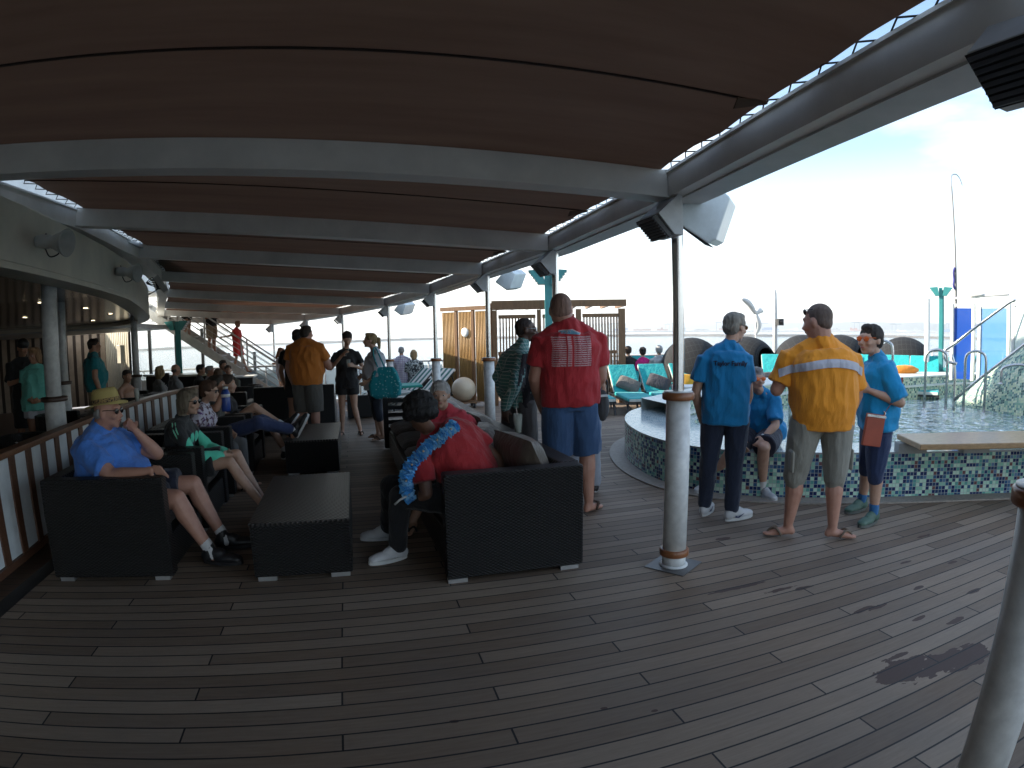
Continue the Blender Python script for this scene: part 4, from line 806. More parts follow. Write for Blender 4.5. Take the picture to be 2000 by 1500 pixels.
tpillow(5.68, 11.60, .54, PG_, 'light grey pillow on the first front lounger', roll=-30); tpillow(6.40, 11.55, .56, PDK, 'dark pillow on the second front lounger', roll=-28, s=(.54, .39, .15)); tpillow(6.98, 11.2, .54, PY, 'yellow square pillow right of the steel post', 60, roll=-8, s=(.48, .42, .15))
tpillow(8.3, 12.2, .6, PDK, 'dark pillow further back left of the blue shirt', roll=-25); tpillow(8.45, 10.2, .60, PDK, 'dark pillow between the seated woman and the orange shirt', 50, roll=0); tpillow(10.6, 8.8, .72, PBR, 'brown pillow on the bright lounger near the teal post', 60, 30, 40)
g = MB(); g.smooth = True; g.lathe((0, 0, 0), [(0, -.3), (.03, -.29), (.09, -.15), (.1, 0), (.09, .15), (.03, .29), (0, .3)], 16, Matrix.Rotation(rad(90), 4, 'Y')); g.build('rolled_towel', POR, loc=(9.75, 7.75, .86), rz=rad(-25), label='rolled orange towel lying on a lounger left of the teal post', cat='towel')
mb = MB(); vs = [(7.6, 8.9), (9.2, 8.3), (10.2, 8.3), (13.6, 5.0), (15.5, 8.4), (12.6, 11.2), (9.6, 13.2), (6.8, 14.2), (6.3, 12.9), (7.3, 11.9), (7.3, 10.0)]; mb.prism([(x, y, .01) for x, y in vs], (0, 0, .12)); mb.build('raised_deck', DECKM, kind='structure')

# wicker pods
def pod():
    e = empty('wicker_pod'); e['category'] = 'pod'; g = MB(); g.smooth = True; rings = []
    for i in range(17):
        t_ = i/16*rad(150)+.01; rings.append([V((.8*sin(t_)*cos(a), .8*cos(t_), .8*sin(t_)*sin(a)*1.0)) for a in [2*pi*k/28 for k in range(28)]])
    inner = [[p*.95 for p in r] for r in rings]; g.loft(rings+inner[::-1], caps=False); o = g.build('shell', PODW, e); o.location = (0, 0, .78)
    g = MB(); g.smooth = True; g.lathe((0, 0, 0), [(0, .0), (.5, 0), (.55, .12), (.3, .16), (0, .16)], 24); g.build('base', PODW, e); g = MB(); g.ell((0, -.15, .42), (.62, .5, .14)); g.build('seat_cushion', LT, e); return e
pd_ = pod()
for i, (x, y, z, a, s, l_) in enumerate([(7.75, 12.1, .1, 70, .92, 'left of the head of the man in the Taylor shirt'), (8.95, 11.6, .1, 15, .92, 'right of the head of the man in the Taylor shirt'), (9.95, 10.95, .12, 150, .92, 'left of the orange shirt head'), (10.8, 10.35, .1, 20, .92, 'peeping between the orange shirt and the short-haired woman'), (11.3, 8.85, .12, 35, .86, 'largest, right of the short-haired woman')]):
    o = pd_ if i == 0 else dup(pd_); o.location = (x, y, z+zd(y)); o.rotation_euler = (rad(-12), 0, rad(a)); o.scale = (s, s, s); tag(o, 'round dark wicker daybed pod, '+l_, 'daybed pod', 'wicker pods beyond the loungers')
# mast with camera, sculpture-like radar, antenna
e = empty('camera_mast', (11.0, 13.2, zd(13)), 0, 'slim white mast with a small black camera box right of the blue shirt man', 'mast'); g = MB(); g.lathe((0, 0, 0), [(0, 0), (.07, 0), (.06, 2.2), (.05, 2.75), (0, 2.9)], 12); g.build('mast', WHITE, e); g = MB(); g.box((.05, -.13, 1.95), (.18, .14, .18)); g.ell((.05, -.21, 1.95), .05); g.build('camera', BLACKP, e)
e = empty('wind_turbine', (10.75, 13.75, zd(13.5)), 0, 'white curved propeller-like ventilator floating left of the mast', 'ventilator'); g = MB(); g.cyl((0, 0, 0), (0, 0, 2.2), .02); g.build('pole', WHITE, e)
for k, (a, b_, c_) in enumerate([((0, 0, 2.2), (-.25, 0, 2.5), (-.5, 0, 2.62)), ((0, 0, 2.2), (.1, 0, 1.9), (.0, 0, 1.62)), ((0, 0, 2.2), (.2, .1, 2.3), (.42, .2, 2.28))]):
    g = MB(); pts = spline([a, b_, c_], 5); g.smooth = True; g.tube(pts, .05, 8, [.02+.07*sin(pi*min(1, (i+1)/len(pts))) for i in range(len(pts))]); g.build('blade', WHITE, e)
e = empty('whip_antenna', (13.3, 9.0, .2), 0, 'tall thin whip antenna with a hooked top against the sky', 'antenna'); g = MB(); g.tube([(0, 0, 0), (0, 0, 2.9), (0, 0, 4.85)], .02, 8, [.035, .03, .02]); g.tube(spline([(0, 0, 4.85), (.03, 0, 5.12), (.16, -.05, 5.18), (.28, -.08, 5.08), (.33, -.1, 4.92)], 6), .012, 6); g.build('whip', mat('antenna_grey', (.2, .2, .2), .5), e)
g = MB(); g.tube(spline([(-.03, 0, 2.9), (-.09, 0, 2.8), (-.07, 0, 2.62), (-.1, 0, 2.5), (-.04, 0, 2.4)], 5), .03, 8); g.cyl((-.05, 0, 2.15), (-.05, 0, 2.22), .03); g.build('pennant', mat('pennant_blue', (.05, .05, .2), .7), e)
# blue glass screens, slide mound and stair rails
BG = NT('blue_glass'); BG.set(Base_Color=(.02, .09, .45), Roughness=.05, Alpha=.82); BG = BG.mat; BG2 = NT('blue_glass_pale'); BG2.set(Base_Color=(.08, .25, .55), Roughness=.05, Alpha=.6); BG2 = BG2.mat; FR = NT('frosted_glass'); FR.set(Base_Color=(.6, .7, .66), Roughness=.35, Alpha=.75); FR = FR.mat
e = empty('glass_screen', (9.4, 6.2, .79), 0, 'white framed screen with blue and frosted glass at the top of the slide', 'glass screen')
def GS(g, name, m):
    o = g.build(name, m, None); o.parent = e; o.matrix_parent_inverse = Matrix.Translation((-9.4, -6.2, -.79)); return o
GP = [V((9.32, 6.38, .8)), V((9.52, 6.08, .8)), V((9.56, 5.98, .8)), V((9.62, 5.45, .8)), V((9.3, 5.18, .8)), V((9.0, 4.6, .8)), V((8.8, 4.2, .8))]
for i, (a, b_, m_) in enumerate([(0, 1, BG), (2, 3, BG2), (4, 5, FR), (5, 6, FR)]):
    A_, B_ = GP[a], GP[b_]; g = MB(); z0 = .02 if i < 2 else .55; g.prism([A_+V((0, 0, z0)), B_+V((0, 0, z0)), B_+V((0, 0, 1.2)), A_+V((0, 0, 1.2))], (.015, .01, 0)); GS(g, 'glass_pane', m_)
    g = MB(); g.bar(A_, A_+V((0, 0, 1.28)), .05, .05, up=(0, 1, 0)); g.bar(B_, B_+V((0, 0, 1.28)), .05, .05, up=(0, 1, 0)); g.bar(A_+V((0, 0, 1.25)), B_+V((0, 0, 1.25)), .05, .05); GS(g, 'frame', WHITE)
g = MB(); A_ = GP[2]; g.tube([GP[0]+V((0, 0, 1.36)), GP[2]+V((0, 0, 1.4)), GP[3]+V((0, 0, 1.42))], .02, 8); g.ell(A_+V((0, .1, 1.42)), (.12, .2, .05)); GS(g, 'shower_head', STEELP)
sl = empty('slide_mound', (8.9, 5.4, .3), 0, 'mosaic covered mound rising to the right out of the pool', 'slide'); rings = []
for k in range(15):
    t_ = k/14; a = V((9.15, 6.15, 0)).lerp(V((8.75, 3.4, 0)), t_); h = .1+1.35*min(1, t_*1.5)**.9; dpt = V((1, .25, 0))
    rings.append([a+V((-.05, 0, .3)), a+V((-.02, 0, .42+h*.45)), a+V((.08, 0, .42+h*.85)), a+V((.25, 0, .44+h)), a+dpt*1.2+V((0, 0, .45+h)), a+dpt*1.6+V((0, 0, .3))])
strip_uv('mosaic_shell', [list(r) for r in zip(*rings)], mosaic_mat('slide_mosaic', .034, 2), sl, closed=False); sl.children[0].matrix_parent_inverse = Matrix.Translation((-8.9, -5.4, -.3)); 
for p in sl.children[0].data.polygons: p.use_smooth = True
hr = empty('stair_rails', (8.6, 5.6, .4), 0, 'pair of shiny steel handrails climbing beside the mosaic mound', 'handrail')
def HR(g, name, m=STEEL):
    o = g.build(name, m, None); o.parent = hr; o.matrix_parent_inverse = Matrix.Translation((-8.6, -5.6, -.4))
g = MB(); g.tube(spline([(8.62, 5.83, .4), (8.62, 5.83, 1.0), (8.62, 5.9, 1.25)], 6), .022, 10); HR(g, 'upright')
g = MB(); g.tube(spline([(8.62, 5.8, 1.12), (8.55, 5.95, 1.16), (8.55, 6.0, 1.3), (8.62, 5.86, 1.42), (8.74, 5.55, 1.68), (8.9, 5.1, 2.02), (8.95, 4.95, 2.1)], 6), .024, 10); HR(g, 'handrail')
g = MB(); g.tube([(8.62, 5.83, .55), (8.75, 5.4, .95), (8.95, 4.8, 1.45), (9.0, 4.65, 1.55)], .024, 10); HR(g, 'handrail')
def loop(x, y, z0, h, w_, an, lab, name='pool_ladder'):
    e = empty(name, (x, y, z0), an, lab, 'handrail', 'steel grab rails of the pool')
    pts = [(-w_/2, 0, 0), (-w_/2, 0, h-.16), (-w_/2+.03, 0, h-.05), (0, 0, h), (w_/2-.03, 0, h-.05), (w_/2, 0, h-.16), (w_/2, 0, 0)]
    g = MB(); g.tube([pts[0]]+spline(pts[1:-1], 6)+[pts[-1]], .022, 12); g.build('rail', STEEL, e)
    for s in (-1, 1): g = MB(); g.lathe((s*w_/2, 0, 0), [(0, 0), (.045, 0), (.045, .012), (.022, .02), (0, .02)], 16); g.build('flange', STEEL, e)
loop(8.35, 6.0, .40, .93, .34, rad(-60), 'left of the two steel loops rising from the water near the slide'); loop(8.62, 5.45, .40, .93, .32, rad(-60), 'right of the two steel loops rising from the water near the slide')
loop(5.42, 5.95, .38, .62, .42, rad(5), 'low steel loop beside the seated woman in blue'); loop(7.9, 6.75, .4, 1.05, .34, rad(-55), 'steel loop behind the head of the short-haired woman')
loop(8.45, 4.6, .9, .28, .5, rad(-60), 'small curved grab rail on the mosaic mound at the right edge')
# white side box near loungers behind the steel post
e = empty('white_bench', (5.35, 8.25, 0), rad(-20), 'low white slab with dark recess behind the big post', 'bench'); g = MB(); g.box((0, 0, .68), (.9, .4, .07)); g.build('slab', WHITE, e, bevel=.01); g = MB(); g.box((0, 0, .35), (.5, .3, .6)); g.build('base', BLACKP, e)
# ================= PEOPLE =================
def remesh(mb, vox, smooth=4, name='m'):
    me = mb.mesh('tmp'); o = bpy.data.objects.new('tmp', me); COL.objects.link(o)
    r = o.modifiers.new('r', 'REMESH'); r.mode = 'VOXEL'; r.voxel_size = vox; r.use_smooth_shade = True
    if smooth: s = o.modifiers.new('s', 'SMOOTH'); s.factor = .5; s.iterations = smooth
    dg = bpy.context.evaluated_depsgraph_get(); out = bpy.data.meshes.new_from_object(o.evaluated_get(dg)); out.name = name
    bpy.data.objects.remove(o); bpy.data.meshes.remove(me); return out
def folds(me, amp, f=(9, 9, 5), seed=0., amp2=.35):
    n = len(me.vertices); co = [0.]*(3*n); me.vertices.foreach_get('co', co); no = [v.normal.copy() for v in me.vertices]
    for i in range(n):
        p = V((co[3*i]*f[0]+seed, co[3*i+1]*f[1], co[3*i+2]*f[2])); a = noise.noise(p); b = noise.noise(p*2.3+V((7, 3, 1)))
        d = amp*((1-abs(a)*2.4)*.7+b*amp2); v = no[i]; co[3*i] += v.x*d; co[3*i+1] += v.y*d; co[3*i+2] += v.z*d
    me.vertices.foreach_set('co', co); me.update()
def put(me, name, m, parent):
    o = bpy.data.objects.new(name, me); COL.objects.link(o); o.parent = parent; o.matrix_parent_inverse = Matrix.Translation(-parent.location)
    for x in (m if isinstance(m, (list, tuple)) else [m]): me.materials.append(x)
    for p in me.polygons: p.use_smooth = True
    return o
def skin(name, col):
    if name in _mc: return _mc[name]
    t = NT(name); o = t.obj(); n = t.noise(o, 14, 4, .6); t.set(Base_Color=t.mix(t.ramp(n, [(.3, (0, 0, 0)), (.75, (1, 1, 1))]), tuple(c*q for c, q in zip(col, (.82, .74, .7))), col), Roughness=.5)
    t.bump(t.noise(o, 160, 2), .12, .002); _mc[name] = t.mat; return t.mat
SK = {'light': skin('skin_light', (.52, .33, .24)), 'tan': skin('skin_tan', (.42, .23, .15)), 'dark': skin('skin_dark', (.10, .055, .038)), 'brown': skin('skin_brown', (.16, .085, .055)), 'red': skin('skin_ruddy', (.48, .26, .19))}
def hairm(name, col):
    if name in _mc: return _mc[name]
    t = NT(name); o = t.obj(); n = t.noise(o, 40, 4, .6, (1, 1, .12)); t.set(Base_Color=t.mix(t.ramp(n, [(.3, (0, 0, 0)), (.7, (1, 1, 1))]), tuple(c*.45 for c in col), col), Roughness=.68); t.bump(t.m('ADD', n, t.noise(o, 130, 3, .7, (1, 1, .06))), 1.0, .014); _mc[name] = t.mat; return t.mat
EYEM = [mat('eye_white', (.6, .6, .58), .2), mat('eye_dark', (.02, .015, .01), .1)]; LIPM = mat('lip', (.35, .12, .1), .5)
def basis(f, up=V((0, 0, 1))):
    f = f.normalized(); r = f.cross(up).normalized(); u = r.cross(f); return r, f, u
def RM(r, f, u): return Matrix(((r.x, f.x, u.x), (r.y, f.y, u.y), (r.z, f.z, u.z)))
def hand(mb, w_, d, pal, side, s=1., curl=.5, fat=1.):
    """wrist, direction of the forearm, palm normal, thumb side"""
    d = d.normalized(); pal = (pal-d*pal.dot(d)).normalized(); sd = side-d*side.dot(d)-pal*side.dot(pal); sd.normalize()
    mb.ell(w_+d*.045*s, (.040*s, .047*s, .017*s), RM(sd, d, pal)); mb.cone(w_-d*.02, w_+d*.03*s, .024*s, .023*s)
    for k, (o_, ln) in enumerate(((.027, .92), (.010, 1.), (-.008, .93), (-.026, .75))):
        b = w_+d*.083*s+sd*o_*s; c1 = curl*(.55+.1*k); r_f = .0092*s*fat; ln = ln*s
        d1 = (d*cos(c1)+pal*sin(c1)+sd*o_*3).normalized(); e1 = b+d1*.038*ln; c2 = c1*2.1; d2 = d*cos(c2)+pal*sin(c2); e2 = e1+d2*.026*ln; c3 = c1*2.9; d3 = d*cos(c3)+pal*sin(c3)
        mb.cone(b-d*.02, e1, r_f*1.08, r_f, 8); mb.cone(e1, e2, r_f, r_f*.93, 8); mb.cone(e2, e2+d3*.02*ln, r_f*.93, r_f*.8, 8)
    t0 = w_+d*.022*s+sd*.026*s; t1 = t0+(d*.6+sd*.75+pal*.25).normalized()*.036*s; t2 = t1+(d*.9+sd*.15+pal*.45*curl*2).normalized()*.03*s
    mb.cone(t0, t1, .0125*s, .0105*s*fat, 8); mb.cone(t1, t2, .0105*s*fat, .009*s, 8)
def head(mb, c, f, s=1., up=V((0, 0, 1)), jaw=1., fatn=1., nose=1.):
    r, f, u = basis(f, up); R = RM(r, f, u); E = lambda p, q, n=14: mb.ell(c+(r*p[0]+f*p[1]+u*p[2])*s, tuple(x*s for x in q), R, n, 10)
    E((0, -.015, .035), (.077, .096, .085), 18); E((0, .02, -.005), (.070, .075, .075), 16); E((0, .03, -.062), (.052*jaw, .055, .046), 16); E((0, .068, -.093), (.024*jaw, .018, .017))
    E((0, .074, .035), (.056, .018, .016)); mb.cone(c+(f*.083+u*.018)*s, c+(f*.107-u*.022)*s, .008*s, .0135*s*nose, 8); E((0, .098, -.028), (.017*nose, .012, .010))
    E((0, .088, -.052), (.024, .010, .012))
    for x in (-1, 1): E((x*.040, .068, -.022), (.024, .02, .022)); E((x*.079, -.01, -.002), (.010, .020, .032)); E((x*.012, .094, -.032), (.008, .010, .008), 8)
    return r, f, u
def torso_rings(J, g, t0=0., t1=1., infl=0., n=24):
    """elliptic sections from the crotch (t=0) to the neck base (t=1)"""
    P, N = J['P'], J['N']; rs = (J['SR']-J['SL']).normalized(); rh = (J['HR']-J['HL']).normalized(); C_ = J.get('C'); out = []
    prof = [(-.12, 1.0, .98, 0), (0., g['hip']*.96, g['hipd']*.9, 0), (.12, g['hip'], g['hipd'], .0), (.3, g['wst'], g['bel'], g['bo']*.8), (.45, g['wst']*.99, g['bel']*.98, g['bo']), (.62, g['che'], g['ched'], g['bo']*.35), (.78, g['che']*1.04, g['ched']*.96, 0), (.9, g['che']*.86, g['ched']*.72, -.01), (1., g['che']*.45, g['ched']*.5, -.01)]
    prof[0] = (-.12, prof[1][1]*1.0, prof[1][2]*1.0, 0)
    def sm(t):
        for a, b in zip(prof, prof[1:]):
            if t <= b[0]: k = (t-a[0])/(b[0]-a[0]); k = k*k*(3-2*k) if 0 < k < 1 else k; return [a[i]+(b[i]-a[i])*k for i in (1, 2, 3)]
        return prof[-1][1:]
    for i in range(n+1):
        t = t0+(t1-t0)*i/n; a, b, off = sm(t)
        if C_ is not None: p = P*(1-t)**2+C_*2*t*(1-t)+N*t*t; ax = ((C_-P)*(1-t)+(N-C_)*t).normalized()
        else: p = P.lerp(N, t) if t >= 0 else P+(N-P)*t; ax = (N-P).normalized()
        r = rh.lerp(rs, min(1, max(0, t))); r = (r-ax*r.dot(ax)).normalized(); f = ax.cross(r); c = p+f*off
        ring = []
        for k in range(28):
            q = 2*pi*k/28; cx, cy = cos(q), sin(q); cx = abs(cx)**.9*(1 if cx > 0 else -1); cy = abs(cy)**.92*(1 if cy > 0 else -1)
            ring.append(c+r*cx*(a+infl)+f*cy*(b+infl))
        out.append(ring)
    return out
BUILD = {'m': dict(hip=.172, hipd=.115, wst=.155, bel=.115, bo=0., che=.185, ched=.118, ua=.047, fa=.036, th=.082, ca=.055, nk=.056),
         'w': dict(hip=.180, hipd=.12, wst=.145, bel=.11, bo=.0, che=.158, ched=.108, ua=.041, fa=.031, th=.082, ca=.052, nk=.046),
         'big': dict(hip=.215, hipd=.15, wst=.232, bel=.185, bo=.03, che=.222, ched=.155, ua=.06, fa=.045, th=.102, ca=.066, nk=.08),
         'bigw': dict(hip=.225, hipd=.155, wst=.205, bel=.165, bo=.015, che=.19, ched=.14, ua=.056, fa=.04, th=.1, ca=.062, nk=.056),
         'huge': dict(hip=.225, hipd=.17, wst=.25, bel=.25, bo=.07, che=.23, ched=.175, ua=.065, fa=.048, th=.115, ca=.066, nk=.075)}
def stand(x, y, a, H=1.75, z0=0., sh=.2, **ov):
    """standing joints; a = heading in degrees (0 = facing +Y, 90 = facing +X)"""
    h = rad(a); f = V((sin(h), cos(h), 0)); r = V((cos(h), -sin(h), 0)); B = V((x, y, z0)); k = H/1.75
    q = lambda rr, ff, uu: B+r*rr*k+f*ff*k+V((0, 0, uu*k))
    J = dict(Hd=q(0, .02, 1.635), N=q(0, -.015, 1.46), P=q(0, 0, .90), SL=q(-sh, -.01, 1.41), SR=q(sh, -.01, 1.41), EL=q(-sh-.06, -.03, 1.12), ER=q(sh+.06, -.03, 1.12), WL=q(-sh-.05, .06, .88), WR=q(sh+.05, .06, .88),
             HL=q(-.095, 0, .89), HR=q(.095, 0, .89), KL=q(-.11, .01, .49), KR=q(.11, .01, .49), AL=q(-.12, -.01, .085), AR=q(.12, -.01, .085), FL=(f-r*.2).normalized(), FR=(f+r*.2).normalized(), hf=f, f=f, r=r, k=k)
    for a_, b_ in ov.items(): J[a_] = q(*b_) if isinstance(b_, tuple) else b_
    return J
def seat(x, y, a, zs=.44, H=1.72, lean=.08, kn=.46, z0=0., sh=.19, **ov):
    h = rad(a); f = V((sin(h), cos(h), 0)); r = V((cos(h), -sin(h), 0)); B = V((x, y, z0)); k = H/1.72; q = lambda rr, ff, uu: B+r*rr*k+f*ff*k+V((0, 0, uu))
    J = dict(P=q(0, 0, zs+.07), N=q(0, -lean, zs+.62*k), Hd=q(0, -lean+.05, zs+.80*k), SL=q(-sh, -lean, zs+.56*k), SR=q(sh, -lean, zs+.56*k), EL=q(-sh-.05, -lean+.1, zs+.28*k), ER=q(sh+.05, -lean+.1, zs+.28*k), WL=q(-sh+.04, .3, zs+.2*k), WR=q(sh-.04, .3, zs+.2*k),
             HL=q(-.095, 0, zs+.08), HR=q(.095, 0, zs+.08), KL=q(-.13, .44, zs+.08), KR=q(.13, .44, zs+.08), AL=q(-.13, .46, .085), AR=q(.13, .46, .085), FL=f, FR=f, hf=f, f=f, r=r, k=k)
    for a_, b_ in ov.items(): J[a_] = q(*b_) if isinstance(b_, tuple) else b_
    return J
def shoe(e, ank, d, kind, m, s=1., m2=None):
    s = s*(1.14 if kind == 'trainer' else 1.05); d = V((d[0], d[1], d[2] if len(d) > 2 else 0)).normalized(); r, f, u = basis(d); B = ank-u*.088; mb = MB(); R = RM(r, f, u)
    P_ = lambda x, y, z: B+(r*x+f*y+u*z)*s
    def sole(z0, z1, gx=1.):
        out = []
        for k in range(20):
            t = 2*pi*k/20; y = .075+.135*cos(t); x = (.043+.008*cos(t))*sin(t)*gx; out.append((x, y))
        return [[P_(x, y, z0) for x, y in out], [P_(x, y, z1) for x, y in out]]
    if kind == 'flop':
        mb.loft(sole(-.004, .022)); mb.build('sandal_sole', m, None).parent = e; o = mb; ob = e.children[-1]; ob.matrix_parent_inverse = Matrix.Translation(-e.location)
        g = MB(); g.tube(spline([P_(-.042, .05, .015), P_(-.03, .09, .065), P_(0, .13, .05), P_(0, .15, .02)], 4), .009*s, 6); g.tube(spline([P_(.042, .05, .015), P_(.03, .09, .065), P_(0, .13, .05)], 4), .009*s, 6)
        o = g.build('sandal_strap', m2 or m, None); o.parent = e; o.matrix_parent_inverse = Matrix.Translation(-e.location); return
    mb.ell(P_(0, -.02, .045), (.038*s, .05*s, .045*s), R); mb.ell(P_(0, .1, .035), (.045*s, .1*s, .035*s), R); mb.ell(P_(0, .04, .06), (.036*s, .07*s, .04*s), R); mb.cone(P_(0, -.01, .05), P_(0, -.012, .1), .042*s, .04*s); mb.ell(P_(0, .165, .03), (.04*s, .045*s, .028*s), R)
    o = put(remesh(mb, .009, 2), 'shoe', m, e)
    g = MB(); g.loft(sole(0, .022, 1.06)); o2 = g.build('sole', m2 or WHITE, None); o2.parent = o
    if kind == 'trainer':
        g = MB()
        for k in range(4): g.tube(spline([P_(-.022, .06+.022*k, .085-.012*k), P_(0, .062+.022*k, .1-.012*k), P_(.022, .06+.022*k, .085-.012*k)], 3), .0035*s, 5)
        o3 = g.build('lace', m, None); o3.parent = o
    return o
def person(lab, J, build='m', sk='light', vox=.0085, top=None, bottom=None, shoes='trainer', shoem=None, hair=None, glasses=None, sl=.5, hem=-.05, gr=None, sock=None, fing=(.6, .6), name='person', detail=True, tfold=.015, leg=.5, palm=None, hold=None, open_=None, hs=1., cat='person', bust=True, shoe2=None, collar=False):
    g = dict(BUILD[build]); g.update(gr or {}); k = J['k']; e = empty(name, tuple(V((J['P'].x, J['P'].y, 0))), 0, lab, cat)
    for q in ('hip', 'hipd', 'wst', 'bel', 'che', 'ched', 'ua', 'fa', 'th', 'ca', 'nk'): g[q] = g[q]*k
    mb = MB(); r_, f_h, u_h = head(mb, J['Hd'], J['hf'], k*hs, J.get('hu', V((0, 0, 1)))); f = J['f']
    mb.cone(J['N']-(J['Hd']-J['N'])*.1, J['Hd']-u_h*.04*k-f_h*.015*k, g['nk']*.98, g['nk']); mb.loft(torso_rings(J, g, 0, .95 if top else 1., -.008 if top else 0))
    for s in 'LR':
        S_, E_, W_ = J['S'+s], J['E'+s], J['W'+s]; mid = E_.lerp(W_, .35)
        mb.cone(J['N']+(J['Hd']-J['N'])*.18, S_-V((0, 0, .012)), g['nk']*.95, g['ua']*.9); mb.cone(J['N'].lerp(S_, .3)-V((0, 0, .05*k)), S_-V((0, 0, .02)), g['ua']*1.1, g['ua']*1.1); mb.cone(S_-V((0, 0, .02)), E_, g['ua']*1.08, g['fa']*1.12); mb.cone(E_, mid, g['fa']*1.12, g['fa']*1.08); mb.cone(mid, W_, g['fa']*1.06, .026*k)
        d = W_-E_; side = (f if abs(d.normalized().dot(f)) < .7 else V((0, 0, 1))); pn = (palm or {}).get(s) or (J['P']+V((0, 0, .2)))-W_; hd = (J.get('D'+s) or d)
        hand(mb, W_, hd, pn, side, k*(1.0 if g['fa'] > .035 else .92), fing[0 if s == 'L' else 1], fat=max(1., vox/.0085))
        H_, K_, A_ = J['H'+s], J['K'+s], J['A'+s]; cf = K_.lerp(A_, .3); back = -J['F'+s]*.012
        mb.cone(H_, H_.lerp(K_, .5), g['th']*1.12, g['th']*.9); mb.cone(H_.lerp(K_, .5), K_, g['th']*.9, g['ca']*1.02); mb.cone(K_, cf+back, g['ca']*.98, g['ca']*1.05); mb.cone(cf+back, A_, g['ca']*1.02, .036*k)
        fd = V(J['F'+s]).normalized(); fu = V((0, 0, 1)) if abs(fd.z) < .8 else V((0, 0, 1)); mb.cone(A_, A_+fd*-.03*k-V((0, 0, .045*k)), .036*k, .03*k); mb.cone(A_+fd*.0-V((0, 0, .035*k)), A_+fd*.12*k-V((0, 0, .06*k)), .036*k, .026*k)
        mb.ell(A_+fd*.15*k-V((0, 0, .066*k)), (.034*k, .045*k, .016*k), RM(*basis(fd)))
    if build in ('w', 'bigw') and bust:
        ax = (J['N']-J['P']); rr = (J['SR']-J['SL']).normalized(); ff = ax.normalized().cross(rr)
        for s in (-1, 1): mb.ell(J['P']+ax*.68+rr*s*.075*k+ff*(g['ched']*.75), (.07*k, .06*k, .07*k), RM(rr, ff, ax.normalized()))
    put(remesh(mb, vox, 3), 'body', SK[sk], e)
    if top:
        mb = MB(); mb.loft(torso_rings(J, g, hem, .95, .022+tfold*.4))
        if build in ('w', 'bigw') and bust:
            for s in (-1, 1): mb.ell(J['P']+ax*.68+rr*s*.075*k+ff*(g['ched']*.78), (.078*k, .07*k, .08*k), RM(rr, ff, ax.normalized()))
        for s in 'LR':
            S_, E_, W_ = J['S'+s], J['E'+s], J['W'+s]; mb.cone(J['N']+(J['Hd']-J['N'])*.10, S_-V((0, 0, .012)), g['nk']*1.05+.008, g['ua']*.88+.012); mb.cone(J['N'].lerp(S_, .3)-V((0, 0, .05*k)), S_-V((0, 0, .02)), g['ua']*1.12+.012, g['ua']*1.1+.012)
            if sl <= 1: q = S_.lerp(E_, sl); d = (E_-S_).normalized(); R0, R1 = g['ua']*1.08+.013, g['ua']*1.12+.020; u1 = d.orthogonal().normalized(); u2_ = d.cross(u1); mb.loft([[p+(u1*cos(2*pi*i/18)+u2_*sin(2*pi*i/18))*R for i in range(18)] for p, R in ((S_-d*.02, R0), (S_.lerp(q, .5), (R0+R1)/2), (q, R1))])
            else: mb.cone(S_-V((0, 0, .02)), E_, g['ua']*1.1+.014, g['fa']*1.15+.014); mb.cone(E_, E_.lerp(W_, sl-1), g['fa']*1.12+.014, .038*k+.01)
        mb.cone(J['N']-(J['Hd']-J['N'])*.3, J['N']+(J['Hd']-J['N'])*.02, g['nk']*1.2+.012, g['nk']*1.1+.008)
        if collar: mb.cone(J['N']+(J['Hd']-J['N'])*.06, J['N']+(J['Hd']-J['N'])*.2, g['nk']*1.25, g['nk']*1.2)
        me = remesh(mb, max(vox, .009), 4); folds(me, tfold, seed=J['P'].x*3.1); e_top = put(me, 'shirt', top, e)
    if bottom:
        mb = MB(); mb.loft(torso_rings(J, g, -.06, .14, .004)); 
        for s in 'LR':
            H_, K_, A_ = J['H'+s], J['K'+s], J['A'+s]; T = g['th']
            if leg <= 1: q = H_.lerp(K_, leg); d = (K_-H_).normalized(); u1 = d.orthogonal().normalized(); u2_ = d.cross(u1); R1 = T*(1.12-.22*leg)+.026; mb.loft([[p+(u1*cos(2*pi*i/20)+u2_*sin(2*pi*i/20))*R for i in range(20)] for p, R in ((H_-d*.03, T*1.08), (H_, T*1.18+.012), (H_.lerp(q, .5), T*1.1+.02), (q, R1))])
            else: mb.cone(H_, H_.lerp(K_, .5), T*1.14+.012, T*.95+.014); mb.cone(H_.lerp(K_, .5), K_, T*.95+.014, g['ca']*1.1+.014); q = K_.lerp(A_, leg-1); mb.cone(K_, q, g['ca']*1.1+.014, max(.05, g['ca']*.85)+.014)
        me = remesh(mb, max(vox, .009), 4); folds(me, .009, seed=J['P'].y*2.7); put(me, 'shorts' if leg <= 1.35 else 'trousers', bottom, e)
    if sock:
        for s in 'LR': g2 = MB(); A_ = J['A'+s]; d = (J['K'+s]-A_).normalized(); g2.cone(A_-d*.03, A_+d*.07*k, .043*k, .045*k); put(g2.mesh('sock'), 'sock', sock, e)
    if shoes:
        for s in 'LR': shoe(e, J['A'+s], J['F'+s], shoes, shoem or WHITE, k, shoe2)
    c = J['Hd']; R = RM(r_, f_h, u_h); hk = k*hs; HP = lambda x, y, z: c+(r_*x+f_h*y+u_h*z)*hk
